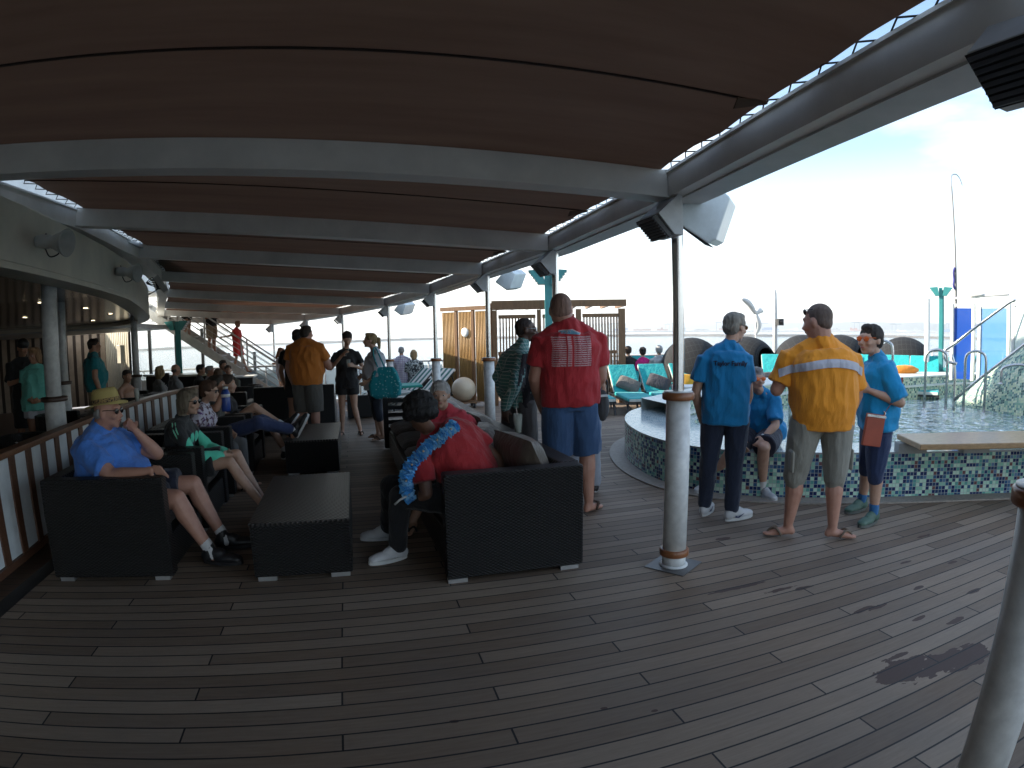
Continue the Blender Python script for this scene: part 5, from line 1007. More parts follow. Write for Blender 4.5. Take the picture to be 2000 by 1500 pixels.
    if detail:
        g2 = MB(); g2.m = 0
        for x in (-1, 1): g2 = MB(); g2.ell(HP(x*.031, .080, .010), (.013*hk, .009*hk, .0075*hk), R, 10, 6); g2.m = 1; g2.ell(HP(x*.031, .0865, .010), (.006*hk, .004*hk, .0065*hk), R, 8, 5); put(g2.mesh('eye'), 'eye', EYEM, e)
        g2 = MB(); g2.ell(HP(0, .0955, -.054), (.022*hk, .006*hk, .0065*hk), R, 10, 6); put(g2.mesh('lips'), 'lips', LIPM, e)
    if hair:
        kind, hm = hair; mb = MB(); E = lambda p, q: mb.ell(HP(*p), tuple(x*hk for x in q), R, 16, 10)
        if kind == 'buzz': E((0, -.024, .042), (.0795, .0965, .0865)); E((0, -.052, .002), (.0735, .058, .07))
        elif kind != 'fringe': E((0, -.022, .048), (.086, .100, .082)); E((0, -.055, .0), (.078, .062, .07))
        if kind in ('short', 'crew'): E((0, .035, .098), (.055, .045, .03))
        if kind == 'short': E((-.06, -.01, .04), (.028, .055, .04)); E((.06, -.01, .04), (.028, .055, .04))
        if kind == 'bob': E((0, -.05, -.02), (.092, .07, .10)); E((-.075, -.01, -.01), (.026, .055, .085)); E((.075, -.01, -.01), (.026, .055, .085)); E((0, .045, .105), (.06, .045, .03)); E((0, -.06, -.09), (.08, .05, .06))
        if kind == 'curly': [E((.095*cos(a)*cos(b_), -.035+.11*sin(a)*cos(b_), .03+.10*sin(b_)), (.042, .042, .042)) for a in [rad(25*q) for q in range(15)] for b_ in (-.35, .25, .8, 1.3) if not (sin(a)*cos(b_) > .45 and b_ < .6)]
        if kind == 'long': E((0, -.07, -.07), (.08, .05, .13)); E((-.07, -.02, -.06), (.025, .05, .12)); E((.07, -.02, -.06), (.025, .05, .12)); E((0, .04, .1), (.055, .045, .028)); E((0, -.085, -.18), (.065, .035, .09))
        if kind == 'pony': E((0, .035, .098), (.055, .045, .028)); E((0, -.125, .03), (.03, .03, .03)); mb.cone(HP(0, -.14, .03), HP(0, -.165, -.11), .035*hk, .018*hk)
        if kind == 'bun': E((0, .035, .098), (.055, .045, .028)); E((0, -.11, .07), (.038, .035, .038))
        if kind == 'fringe': E((0, -.052, -.012), (.082, .06, .05)); E((-.07, -.03, .0), (.016, .045, .035)); E((.07, -.03, .0), (.016, .045, .035))
        me = remesh(mb, max(vox*.9, .008), 2); folds(me, .001 if kind == 'buzz' else .0035 if kind in ('crew', 'fringe') else .008, (45, 45, 14), seed=c.x*5)
        if kind in ('crew', 'fringe'):
            for v in me.vertices: v.co = c+(v.co-c)*.965
        put(me, 'hair', hm, e)
    if glasses:
        gm, up = glasses; z = .012+up; y = .092-(.03 if up > .04 else 0); g2 = MB()
        for x in (-1, 1): g2.ell(HP(x*.034, y, z), (.029*hk, .006*hk, .021*hk), R, 14, 8); g2.tube([HP(x*.062, y, z+.008), HP(x*.078, .03, z+.01), HP(x*.082, -.02, z+.005)], .0028*hk, 5)
        g2.tube([HP(-.01, y+.004, z+.008), HP(.01, y+.004, z+.008)], .003*hk, 5); put(g2.mesh('glasses'), 'glasses', gm, e)
    return e, (e_top if top else None), HP, R
def sub(g, name, m, par, loc):
    o = g.build(name, m, None); o.parent = par; o.matrix_parent_inverse = Matrix.Translation(-loc); return o
def project(mbm, bvh, off, d):
    """press the vertices of a flat mesh against a garment along d"""
    for v in mbm.vertices:
        h = bvh.ray_cast(v.co-d*.6, d)
        if h[0]: v.co = h[0]-d*off
        else:
            h = bvh.find_nearest(v.co)
            if h[0]: v.co = h[0]+h[1]*off
def bvh_of(o): return BVHTree.FromPolygons([v.co for v in o.data.vertices], [tuple(p.vertices) for p in o.data.polygons])
def text_mesh(txt, size, space=1., bold=0., align='CENTER'):
    cu = bpy.data.curves.new('t', 'FONT'); cu.body = txt; cu.size = size; cu.align_x = align; cu.space_character = space; cu.offset = bold; cu.resolution_u = 2
    o = bpy.data.objects.new('t', cu); COL.objects.link(o); dg = bpy.context.evaluated_depsgraph_get(); me = bpy.data.meshes.new_from_object(o.evaluated_get(dg)); bpy.data.objects.remove(o); return me
def decal(e, shirt, me, org, right, up, m, name='print', off=.004, sub_=0):
    right = right.normalized(); up = up.normalized(); d = up.cross(right).normalized()   # ray direction into the cloth
    if sub_:
        bm = bmesh.new(); bm.from_mesh(me); bmesh.ops.triangulate(bm, faces=bm.faces); 
        for _ in range(sub_): bmesh.ops.subdivide_edges(bm, edges=[q for q in bm.edges if q.calc_length() > .02], cuts=1); bmesh.ops.triangulate(bm, faces=bm.faces)
        bm.to_mesh(me); bm.free()
    for v in me.vertices: v.co = org+right*v.co.x+up*v.co.y
    project(me, bvh_of(shirt), off, d); me.materials.clear(); me.materials.append(m); o = bpy.data.objects.new(name, me); COL.objects.link(o); o.parent = shirt
    return o
def poly_me(pts):
    me = bpy.data.meshes.new('p'); me.from_pydata([(x, y, 0) for x, y in pts], [], [tuple(range(len(pts)))]); return me

C = cloth
SUNG = mat('dark_lens', (.01, .01, .012), .1); ORG = mat('orange_lens', (.7, .16, .04), .15, emission=0) if False else mat('orange_lens', (.7, .16, .04), .15)
GREYH = hairm('hair_grey', (.38, .37, .36)); WHITEH = hairm('hair_white', (.6, .59, .57)); BLONDH = hairm('hair_blond', (.45, .32, .16)); BROWNH = hairm('hair_brown', (.07, .04, .025)); BLACKH = hairm('hair_black', (.012, .011, .012)); DARKBH = hairm('hair_dark_brown', (.04, .028, .02)); SHAVEN = hairm('hair_shaven', (.14, .12, .11)); AUBURN = hairm('hair_auburn', (.3, .13, .06)); GINGER = hairm('hair_light_ginger', (.4, .23, .12))

# --- 1 man in straw hat
J = seat(-2.0, 4.5, 96, .40, 1.8, N=V((-1.99, 4.5, 1.0)), C=V((-1.98, 4.5, .78)), Hd=V((-1.89, 4.47, 1.145)), SL=V((-2.0, 4.74, .92)), SR=V((-2.0, 4.26, .91)), ER=V((-1.78, 4.17, .73)), WR=V((-1.50, 4.12, .77)), EL=V((-1.62, 4.72, .78)), WL=V((-1.735, 4.60, .985)), KR=V((-1.36, 4.30, .52)), KL=V((-1.33, 4.66, .54)), AR=V((-1.15, 4.28, .12)), AL=V((-1.12, 4.62, .11)), FR=V((.9, -.2, 0)), FL=V((.95, .1, 0)), hf=V((1, -.12, -.03)), f=V((1, -.05, 0)))
SKYB = C('tshirt_sky_blue', (.06, .2, .62))
e, sh_, HP, R = person('heavy man in blue T-shirt and straw hat, hand to chin, in the nearest armchair', J, 'huge', 'red', .0085, SKYB, C('shorts_navy', (.012, .014, .03)), 'trainer', BLACKP, hair=('fringe', GREYH), glasses=(SUNG, 0), sl=.72, hem=-.08, leg=.85, sock=C('sock_white', (.6, .6, .6)), fing=(1.1, .5), palm={'L': V((0, -1, .2)), 'R': V((0, 0, -1))}, shoe2=BLACKP, gr=dict(che=.235, ched=.18, bel=.245, bo=.085, wst=.25))
g = MB(); hc = HP(0, -.012, .062); Mh = Matrix.Translation(hc) @ R.to_4x4() @ Matrix.Rotation(rad(8), 4, 'X'); g.smooth = True
g.loft([[Mh @ V((a*cos(t), b*sin(t), z+.02*abs(cos(t))**2*(1 if a > .11 else 0))) for t in [2*pi*q/36 for q in range(36)]] for a, b, z in ((.150, .168, -.018), (.152, .17, -.012), (.098, .115, .006), (.094, .110, .04), (.088, .102, .09), (.07, .085, .115), (.03, .05, .108), (.005, .01, .1))], caps=False)
def straw():
    t = NT('straw'); o = t.pos(); x, y, z = t.xyz(o)[0:3]; n = t.m('MULTIPLY', t.m('SINE', t.m('MULTIPLY', z, 700)), t.m('SINE', t.m('MULTIPLY', t.m('ADD', x, y), 600))); t.set(Base_Color=t.mix(t.ramp(n, [(.2, (0, 0, 0)), (.8, (1, 1, 1))]), (.42, .33, .11), (.62, .52, .22)), Roughness=.7); t.bump(n, .5, .003); return t.mat
ho = empty('straw_hat', tuple(hc), 0, 'yellow straw trilby with a dark patterned band on the seated man', 'hat'); hm_ = put(g.mesh('hat'), 'crown', straw(), ho)
g = MB(); g.loft([[Mh @ V((a*cos(t), b*sin(t), z)) for t in [2*pi*q/36 for q in range(36)]] for a, b, z in ((.1, .117, .01), (.0965, .1125, .042))], caps=False); bt_ = NT('hat_band'); n = bt_.noise(bt_.pos(), 90, 2); bt_.set(Base_Color=bt_.ramp(n, [(.45, (.03, .02, .015)), (.5, (.3, .2, .08))]), Roughness=.8); put(g.mesh('band'), 'band', bt_.mat, ho)
# --- 2 woman in green/black jacket
def jack(t, o, c):
    x, y, z = t.xyz(t.pos())[0:3]; s_ = t.m('SUBTRACT', x, t.m('MULTIPLY', t.m('SUBTRACT', z, .7), .12)); return t.mix(t.m('GREATER_THAN', s_, -1.525), (.018, .02, .022), (.10, .62, .42))
J = seat(-1.72, 5.5, 98, .42, 1.66, N=V((-1.62, 5.5, .94)), Hd=V((-1.53, 5.47, 1.09)), SL=V((-1.63, 5.68, .87)), SR=V((-1.62, 5.32, .87)), ER=V((-1.47, 5.25, .63)), EL=V((-1.45, 5.75, .63)), WR=V((-1.26, 5.4, .60)), WL=V((-1.24, 5.56, .60)), KR=V((-1.17, 5.34, .56)), KL=V((-1.15, 5.58, .58)), AR=V((-.88, 5.3, .14)), AL=V((-.92, 5.52, .12)), FR=V((1, -.1, 0)), FL=V((1, 0, 0)), hf=V((1, -.35, -.05)), f=V((1, 0, 0)))
e, sh_, HP, R = person('woman with grey-blond bob and glasses in a green and black sports jacket, seated', J, 'w', 'light', .0085, C('jacket_green_black', (.1, .6, .4), jack), C('shorts_black', (.012, .012, .014)), 'flop', BLACKP, hair=('bob', hairm('hair_ash', (.26, .21, .15))), glasses=(SUNG, 0), sl=1.92, leg=.75, collar=True, gr=dict(ua=.05, che=.175, wst=.165))
g = MB()
for dx in (0, .028): g.tube(spline([V((-1.66+dx, 5.33, .93)), V((-1.63+dx, 5.262, .86)), V((-1.56+dx, 5.235, .74)), V((-1.49+dx, 5.2, .63))], 6), .007, 6)
sub(g, 'sleeve_stripe', C('stripe_mint', (.2, .6, .4)), e, e.location)
# --- 3 woman flowered top
def flow(t, o, c): n = t.noise(o, 26, 2, .5); n2 = t.noise(o, 13, 2); return t.mix(t.ramp(n, [(.52, (0, 0, 0)), (.56, (1, 1, 1))]), (.55, .52, .6), t.mix(t.ramp(n2, [(.45, (0, 0, 0)), (.5, (1, 1, 1))]), (.12, .04, .2), (.1, .05, .07)))
J = seat(-1.78, 6.7, 100, .40, 1.68, N=V((-1.72, 6.7, .92)), Hd=V((-1.63, 6.67, 1.075)), SR=V((-1.73, 6.5, .86)), SL=V((-1.73, 6.9, .86)), hf=V((1, -.1, -.1)), f=V((1, 0, 0)))
person('woman with reddish brown hair in a purple flowered white top, seated behind the green jacket', J, 'w', 'light', .011, C('top_flowered', (.5, .5, .55), flow), C('trousers_grey', (.1, .1, .1)), 'flop', BLACKP, hair=('short', hairm('hair_chestnut', (.12, .055, .03))), glasses=(SUNG, 0), sl=.5, leg=1.6)
# --- 4 man drinking, jeans, crossed legs on the table
J = seat(-1.78, 7.3, 95, .40, 1.8, N=V((-1.76, 7.2, .93)), Hd=V((-1.66, 7.2, 1.085)), SR=V((-1.77, 7.0, .87)), SL=V((-1.78, 7.42, .87)), ER=V((-1.62, 6.92, .86)), WR=V((-1.56, 7.0, 1.02)), KR=V((-1.16, 7.0, .66)), AR=V((-.78, 7.22, .53)), FR=V((.45, .1, .8)), KL=V((-1.2, 7.5, .62)), AL=V((-.85, 7.42, .48)), FL=V((.5, .1, .8)), hf=V((1, -.1, .12)), f=V((1, 0, 0)))
e, *_ = person('man in jeans drinking from a blue flask, feet crossed on the low table', J, 'm', 'tan', .010, C('tshirt_dark_olive', (.05, .05, .045)), C('jeans_blue', (.025, .04, .11)), 'trainer', BLACKP, hair=('short', DARKBH), sl=.5, leg=1.85, sock=C('sock_white', (.6, .6, .6)), fing=(.5, 1.3), palm={'R': V((.3, 1, 0))})
fl = empty('flask', (-1.52, 6.98, .98), 0, 'big blue insulated flask tipped up in the drinking mans hand', 'flask'); g = MB(); g.lathe((0, 0, -.16), [(0, 0), (.05, 0), (.053, .02), (.053, .2), (.04, .23), (.03, .25), (0, .25)], 24); g.build('body', mat('flask_blue', (.02, .06, .28), .3), fl)
g = MB(); g.lathe((0, 0, .09), [(0, 0), (.033, 0), (.03, .03), (0, .03)], 18); g.build('cap', WHITE, fl); g = MB(); g.lathe((0, 0, -.0), [(.0538, 0), (.0538, .035)], 24); g.build('label_band', WHITE, fl)
# --- 5 person with a bare leg up, behind
J = seat(-1.72, 7.95, 95, .40, 1.75, N=V((-1.75, 7.9, .9)), Hd=V((-1.68, 7.9, 1.05)), SR=V((-1.75, 7.72, .84)), SL=V((-1.75, 8.1, .84)), KR=V((-1.33, 7.78, .76)), AR=V((-.97, 7.8, .50)), FR=V((.55, 0, .7)), KL=V((-1.2, 8.1, .55)), AL=V((-1.0, 8.1, .09)), hf=V((1, -.1, 0)), f=V((1, 0, 0)))
person('man hidden behind the flask drinker with one bare leg up on the low table', J, 'm', 'light', .0105, C('tshirt_black', (.015, .015, .017)), C('shorts_black', (.012, .012, .014)), 'trainer', BLACKP, hair=('short', BROWNH), sl=.5, leg=.6, sock=C('sock_white', (.6, .6, .6)))
# --- 6 leaning woman with the blue garland
REDT = C('tshirt_red', (.42, .018, .025)); REDD = C('tshirt_dark_red', (.34, .014, .018))
J = seat(.74, 4.22, -80, .38, 1.7, P=V((.80, 4.15, .42)), C=V((.82, 4.18, .72)), N=V((.53, 4.28, .90)), Hd=V((.43, 4.22, 1.06)), SL=V((.42, 4.1, .75)), SR=V((.80, 4.33, .90)), ER=V((1.0, 4.22, .70)), WR=V((1.0, 4.1, .5)), EL=V((.44, 4.02, .53)), WL=V((.33, 4.12, .44)), HL=V((.74, 4.05, .46)), HR=V((.74, 4.27, .46)), KL=V((.26, 4.14, .49)), KR=V((.22, 4.42, .50)), AL=V((.23, 4.19, .09)), AR=V((.19, 4.62, .1)), FL=V((-.8, -.25, 0)), FR=V((-.9, .1, 0)), hf=V((-.25, 1, -.35)), f=V((-.85, .3, 0)))
e, sh_, HP, R = person('woman with black hair and red T-shirt bending forward at the near sofa end', J, 'bigw', 'brown', .0085, REDD, C('trousers_black', (.008, .008, .01)), 'trainer', mat('shoe_white', (.55, .56, .57), .5), hair=('curly', BLACKH), sl=.62, leg=1.93, hem=-.06, gr=dict(che=.215, ched=.175, wst=.225, bel=.19), detail=False, bust=False)
ga = empty('flower_garland', (.45, 4.2, .85), 0, 'bright blue flower garland hanging from the neck of the bending woman', 'garland'); pts = spline([V((.67, 4.12, .98)), V((.58, 4.06, .93)), V((.47, 4.0, .87)), V((.38, 3.97, .80)), V((.31, 3.98, .70)), V((.30, 4.02, .58)), V((.33, 4.05, .50))], 8); random.seed(3)
LEI = [mat('lei_blue', (.09, .4, .78), .7), mat('lei_light', (.32, .64, .88), .7), mat('lei_centre', (.6, .45, .3), .7)]
for i in range(0, len(pts), 2):
    g = MB(); c = pts[i]; ax = (pts[min(i+1, len(pts)-1)]-pts[max(0, i-1)]).normalized()
    for ring in range(2):
        for q in range(9):
            a = q*2*pi/9+ring*.4+i; u1 = ax.orthogonal().normalized(); u2_ = ax.cross(u1); rr = u1*cos(a)+u2_*sin(a); p = c+ax*(.012*ring-.006); t = ax.cross(rr); w_ = .027; l_ = .047+random.uniform(-.013, .014); g.m = random.choice((0, 0, 1))
            jx = ax*random.uniform(-.012, .016); m1 = p+rr*l_*.72+jx*.6; g.add([p, m1+t*w_, p+rr*l_+jx+ax*.006, m1-t*w_, m1+ax*.012], [(0, 1, 4), (1, 2, 4), (2, 3, 4), (3, 0, 4)])
    if i % 8 == 4: g.m = 2; g.ell(c+V((0, -.035, .01)), .008)
    o = g.build('blossom', LEI, None); o.parent = ga; o.matrix_parent_inverse = Matrix.Translation((-.45, -4.2, -.85))
g = MB(); g.tube([V((.30, 4.0, .53)), V((.25, 4.0, .505)), V((.215, 4.02, .47))], .008, 6); sub(g, 'ribbon', WHITE, ga, V((.45, 4.2, .85)))
# --- 7 grey haired woman in red facing us
J = seat(.86, 5.2, 200, .42, 1.66, N=V((.76, 5.12, .96)), Hd=V((.70, 5.02, 1.105)), SL=V((.93, 5.10, .87)), SR=V((.58, 5.16, .88)), hf=V((-.2, -1, -.05)), f=V((-.4, -1, 0)), KL=V((.62, 4.85, .5)), KR=V((.42, 5.05, .5)), AL=V((.40, 4.8, .09)), AR=V((.25, 5.05, .09)))
person('grey-haired woman in a red top facing the camera from the sofa', J, 'w', 'light', .0085, C('top_coral_red', (.5, .04, .06)), C('trousers_dark', (.03, .03, .035)), 'flop', BLACKP, hair=('short', WHITEH), sl=.6, leg=1.5, fing=(.5, .5))
# --- 8 big man in printed red T-shirt
DENIM = C('denim_blue', (.035, .085, .19))
J = stand(1.81, 4.85, 5, 1.93, sh=.22, Hd=(-.06, .03, 1.635), N=(-.01, -.015, 1.495), WL=(-.20, .20, .87), EL=(-.28, .02, 1.11), ER=(.262, .02, 1.10), WR=(.20, .22, .90), KR=(.14, .0, .49), AR=(.15, -.02, .085), FR=V((.75, .5, 0)), KL=(-.10, .02, .49), hf=V((.25, 1, -.12)))
e, sh_, HP, R = person('big bald man seen from behind in a red T-shirt with a printed list', J, 'big', 'red', .0085, REDT, DENIM, 'flop', mat('sandal_brown', (.06, .035, .02), .6), hair=('buzz', hairm('hair_bald_stubble', (.34, .2, .15))), sl=.66, hem=.0, leg=.98, detail=False, hs=1.08, gr=dict(che=.225, wst=.215, bel=.17), fing=(.9, .9), shoe2=mat('sandal_brown', (.06, .035, .02), .6))
rt = J['r']; up = V((0, 0, 1)); dfw = up.cross(rt)
PRW = mat('print_white', (.62, .5, .52), .8); PRB = mat('print_ship_blue', (.16, .34, .45), .8)
names = ['Breeze', 'Conquest', 'Paradise', 'Fantasy', 'Elation', 'Miracle', 'Inspiration', 'Sensation', 'Dream', 'Triumph', 'Spirit', 'Fascination', 'Pride', 'Magic']; n2 = ['Victory', 'Imagination', 'Glory', 'Splendor', 'Liberty', 'Legend', 'Freedom', 'Ecstasy', 'Sunshine', 'Valor', 'Destiny', 'Vista', 'Horizon', 'Celebration']
org = J['N']+rt*-.03
tx = []
for i in range(14):
    z = -.075-.0183*i
    for (x, s_, al, sz) in ((-.157, 'Carnival '+names[i], 'LEFT', .0165), (-.032, '20%02d' % (4+i), 'LEFT', .0165), (.024, 'Carnival '+n2[i], 'LEFT', .0165), (.140, '20%02d' % (3+i), 'LEFT', .0165)):
        me = text_mesh(s_, sz, .92, .0006, al)
        wd = max([v.co.x for v in me.vertices] or [1]); tgt = .115 if 'C' in s_ else .038; sc = tgt/wd
        tx.append((me, sc, x, z))
bmj = bmesh.new()
for me, sc, x, z in tx:
    for v in me.vertices: v.co.x = v.co.x*sc+x; v.co.y += z
    bmj.from_mesh(me)
mj = bpy.data.meshes.new('list'); bmj.to_mesh(mj); bmj.free(); decal(e, sh_, mj, org, rt, up, PRW, 'printed_list', .0035)
ship = [(-.095, -.10), (-.09, -.085), (-.055, -.079), (.0, -.078), (.035, -.074), (.07, -.095), (.10, -.107), (.12, -.108), (.098, -.128), (.04, -.124), (-.06, -.114), (-.09, -.112)]
decal(e, sh_, poly_me([(x*.9, y*.9+.064) for x, y in ship]), org, rt, up, PRW, 'printed_ship_edge', .0035, 3); decal(e, sh_, poly_me([(x*.8-.003, (y+.1)*.7-.1+.070) for x, y in ship]), org, rt, up, PRB, 'printed_ship', .0055, 3)
# --- 9 man in plaid shirt
def plaid(t, o, c):
    x, y, z = t.xyz(t.pos())[0:3]; a = t.m('LESS_THAN', t.m('FRACT', t.m('DIVIDE', t.m('ADD', x, t.m('MULTIPLY', y, .5)), .035)), .16); b = t.m('LESS_THAN', t.m('FRACT', t.m('DIVIDE', z, .035)), .16); a2 = t.m('LESS_THAN', t.m('FRACT', t.m('DIVIDE', t.m('ADD', x, t.m('MULTIPLY', y, .5)), .07)), .4)
    return t.mix(t.m('MAXIMUM', a, b), t.mix(a2, (.06, .2, .19), (.10, .28, .25)), (.45, .55, .52))
J = stand(1.62, 5.85, 60, 1.80, N=V((1.66, 5.84, 1.47)), Hd=V((1.72, 5.86, 1.635)), SR=V((1.62, 5.68, 1.38)), SL=V((1.56, 6.06, 1.38)), ER=V((1.50, 5.55, 1.10)), WR=V((1.42, 5.62, .88)), hf=V((1, -.25, 0)), DR=V((-.05, 0, -1)))
e, sh_, HP, R = person('man with sunglasses in an open green plaid shirt standing behind the sofa', J, 'm', 'dark', .0085, C('shirt_plaid_green', (.1, .3, .28), plaid), C('shorts_grey', (.09, .085, .085)), 'flop', BLACKP, hair=('buzz', hairm('hair_shaved_dark', (.05, .033, .027))), glasses=(mat('frame_white', (.4, .4, .4), .3), 0), sl=1.9, hem=-.12, leg=1.0, collar=True, gr=dict(che=.2, wst=.2, bel=.15))
me = bpy.data.meshes.new('u'); me.from_pydata([(-.03-.02*j/16+(.075+.06*j/16)*i/8, -.54*j/16, 0) for j in range(17) for i in range(9)], [], [(j*9+i, j*9+i+1, j*9+i+10, j*9+i+9) for j in range(16) for i in range(8)]); decal(e, sh_, me, J['N']+V((.09, -.03, -.06)), V((.85, -.5, 0)), V((0, 0, 1)), C('undershirt_dark', (.02, .015, .02)), 'undershirt', .006)
# --- 10 hidden man behind the red T-shirt
J = stand(2.20, 5.5, 5, 1.60, sh=.15)
e, *_ = person('person hidden behind the red T-shirt man, dark top and pale trousers', J, 'm', 'tan', .012, C('tshirt_navy', (.015, .02, .05)), C('trousers_pale', (.3, .32, .36)), 'trainer', BLACKP, hair=('short', BROWNH), sl=.5, leg=1.95, detail=False)
bg_ = empty('hip_bag', (2.25, 5.15, .92), 0, 'grey hip bag hanging beside the red T-shirt mans right hand', 'bag'); g = MB(); g.smooth = True; g.ell((0, 0, 0), (.065, .05, .15), n=20, m=14); g.build('pouch', C('bag_grey', (.05, .05, .052)), bg_); g = MB(); g.tube(spline([(-.05, 0, .1), (-.03, 0, .24), (.04, 0, .24), (.05, 0, .1)], 5), .01, 6); g.build('strap', BLACKP, bg_); g = MB(); g.box((-.01, -.05, .1), (.08, .01, .02), rad(5)); g.build('clip', WHITE, bg_)
# --- 11 Taylor man
BLUE = C('tshirt_royal_blue', (.0, .185, .42))
J = stand(2.98, 4.2, 38, 1.77, sh=.185, Hd=V((3.065, 4.2, 1.645)), N=V((2.99, 4.19, 1.475)), SL=V((2.79, 4.26, 1.39)), SR=V((3.09, 4.09, 1.39)), ER=V((3.13, 4.09, 1.08)), WR=V((3.11, 4.2, .82)), EL=V((2.75, 4.32, 1.1)), WL=V((2.86, 4.42, .88)), P=V((2.96, 4.18, .9)), AL=V((2.90, 4.36, .09)), KL=V((2.87, 4.28, .5)), AR=V((3.03, 4.13, .09)), KR=V((3.03, 4.13, .5)), hf=V((.95, .25, -.12)), FL=V((.55, .5, 0)), FR=V((.9, .1, 0)), HL=V((2.88, 4.24, .89)), HR=V((3.04, 4.12, .89)))
e, sh_, HP, R = person('lean grey-haired man in a royal blue Taylor Family T-shirt and dark jeans', J, 'm', 'light', .0085, BLUE, C('jeans_dark', (.012, .02, .045)), 'trainer', mat('shoe_white', (.55, .56, .57), .5), hair=('short', hairm('hair_grey_blond', (.36, .33, .28))), glasses=(mat('frame_amber', (.12, .06, .02), .3), 0), sl=.62, hem=-.1, leg=1.93, gr=dict(che=.178, wst=.172, bel=.13, ched=.125))
rt = J['r']; up = V((0, 0, 1)); me = text_mesh('Taylor Family', .053, .95, .0016); decal(e, sh_, me, J['N']+V((.004, -.03, -.135)), rt, up, mat('print_black', (.008, .01, .03), .7), 'printed_text', .012)
g = MB(); g.loft([[J['N']+(J['Hd']-J['N'])*t_+(V((cos(q), sin(q), 0)))*.066 for q in [2*pi*i/20 for i in range(20)]] for t_ in (.2, .3)], caps=False); sub(g, 'neck_strap', mat('strap_dark', (.03, .012, .012), .7), e, e.location)
for c_, d_ in ((J['AR'], J['FR']), (J['AL'], J['FL'])):      # swoosh on the shoes
    d_ = V(d_).normalized(); s_ = V((d_.y, -d_.x, 0)); g = MB(); q = [c_+s_*.05+d_*a+V((0, 0, b)) for a, b in ((.0, -.035), (.03, -.052), (.10, -.03), (.04, -.062), (.0, -.055))]; g.prism(q, s_*.004); sub(g, 'shoe_mark', mat('mark_navy', (.02, .03, .1), .5), e, e.location)
# --- 12 seated woman by the pool
J = seat(3.98, 4.95, 213, .42, 1.62, N=V((3.86, 4.85, .99)), Hd=V((3.70, 4.72, 1.145)), P=V((4.0, 4.95, .55)), SL=V((3.95, 4.74, .93)), SR=V((3.68, 4.97, .93)), EL=V((3.86, 4.60, .70)), WL=V((3.70, 4.58, .60)), ER=V((3.6, 4.85, .68)), WR=V((3.52, 4.68, .56)), HL=V((4.05, 4.88, .55)), HR=V((3.9, 5.0, .55)), KL=V((3.66, 4.52, .51)), KR=V((3.45, 4.72, .49)), AL=V((3.74, 4.60, .09)), AR=V((3.38, 5.02, .1)), FL=V((-.05, -1, 0)), FR=V((-.9, -.3, 0)), hf=V((-.12, -1, 0)), f=V((-.55, -.85, 0)), DL=V((-.7, -.3, -.5)))
e, sh_, HP, R = person('grey-haired woman in blue, big orange glasses, sitting on the pool rim', J, 'bigw', 'light', .0085, BLUE, C('shorts_navy', (.012, .014, .03)), 'trainer', mat('shoe_white', (.55, .56, .57), .5), hair=('short', GREYH), glasses=(ORG, 0), sl=.85, leg=.92, sock=C('sock_white', (.6, .6, .6)), hem=-.06, fing=(.9, .6), gr=dict(wst=.17, che=.15), bust=False)
for k_, (dx, dz, cl) in enumerate([(.0, 0, (.5, .04, .08)), (.02, -.07, (.05, .35, .1)), (-.02, -.13, (.06, .4, .3)), (.03, -.18, (.3, .3, .1))]):
    me = poly_me([(cos(a)*.035, sin(a)*.045) for a in [2*pi*q/9 for q in range(9)]]); decal(e, sh_, me, J['N']+V((-.06+dx, -.05, -.22+dz)), V((-.9, .35, 0)), V((0, 0, 1)), mat('print_col%d' % k_, cl, .8), 'printed_patch', .004, 1)
g = MB(); c = J['WL']; g.lathe(tuple(c-V((0, 0, .0))), [(.031, -.012), (.036, -.01), (.036, .01), (.031, .012)], 16, Matrix.Rotation(rad(60), 4, 'Y')); sub(g, 'wristband', WHITE, e, e.location)
# --- 13 orange polo man
ORSH = C('polo_orange', (.78, .285, .015)); KH = C('cargo_khaki', (.22, .21, .175))
J = stand(3.36, 3.50, 28, 1.83, sh=.225, Hd=V((3.335, 3.5, 1.685)), N=V((3.38, 3.48, 1.5)), SL=V((3.17, 3.62, 1.42)), SR=V((3.61, 3.40, 1.41)), EL=V((3.09, 3.68, 1.17)), WL=V((3.22, 3.80, 1.22)), ER=V((3.73, 3.44, 1.12)), WR=V((3.70, 3.54, .86)), P=V((3.40, 3.48, .93)), C=V((3.38, 3.44, 1.22)), HL=V((3.28, 3.54, .9)), HR=V((3.50, 3.42, .9)), KL=V((3.20, 3.55, .5)), KR=V((3.47, 3.38, .5)), AL=V((3.19, 3.58, .095)), AR=V((3.47, 3.36, .095)), FL=V((-.75, .45, 0)), FR=V((.15, -.1, 0)), hf=V((-.35, .9, -.15)))
e, sh_, HP, R = person('large shaven-headed man in an orange shirt with a white shoulder band, seen from behind', J, 'big', 'red', .0085, ORSH, KH, 'flop', mat('sandal_brown', (.06, .035, .02), .6), hair=('buzz', hairm('hair_cropped', (.17, .115, .09))), glasses=(SUNG, .07), sl=.78, hem=-.05, leg=1.12, detail=False, hs=1.08, gr=dict(wst=.232, bel=.185, che=.225), collar=True, shoe2=mat('sandal_tan', (.14, .1, .07), .6))
rt = V((cos(rad(15)), -sin(rad(15)), 0)); bandp = [(x_, -.05-.75*x_*x_) for x_ in [(-.34+.66*i/60) for i in range(61)]]; bandp2 = [(x_, y_-.062) for x_, y_ in bandp[::-1]]
me = bpy.data.meshes.new('band'); nb = 61; rows_ = 6; me.from_pydata([(x_, y_-.062*j/rows_, 0) for j in range(rows_+1) for x_, y_ in bandp], [], [(j*nb+i, j*nb+i+1, (j+1)*nb+i+1, (j+1)*nb+i) for j in range(rows_) for i in range(nb-1)])
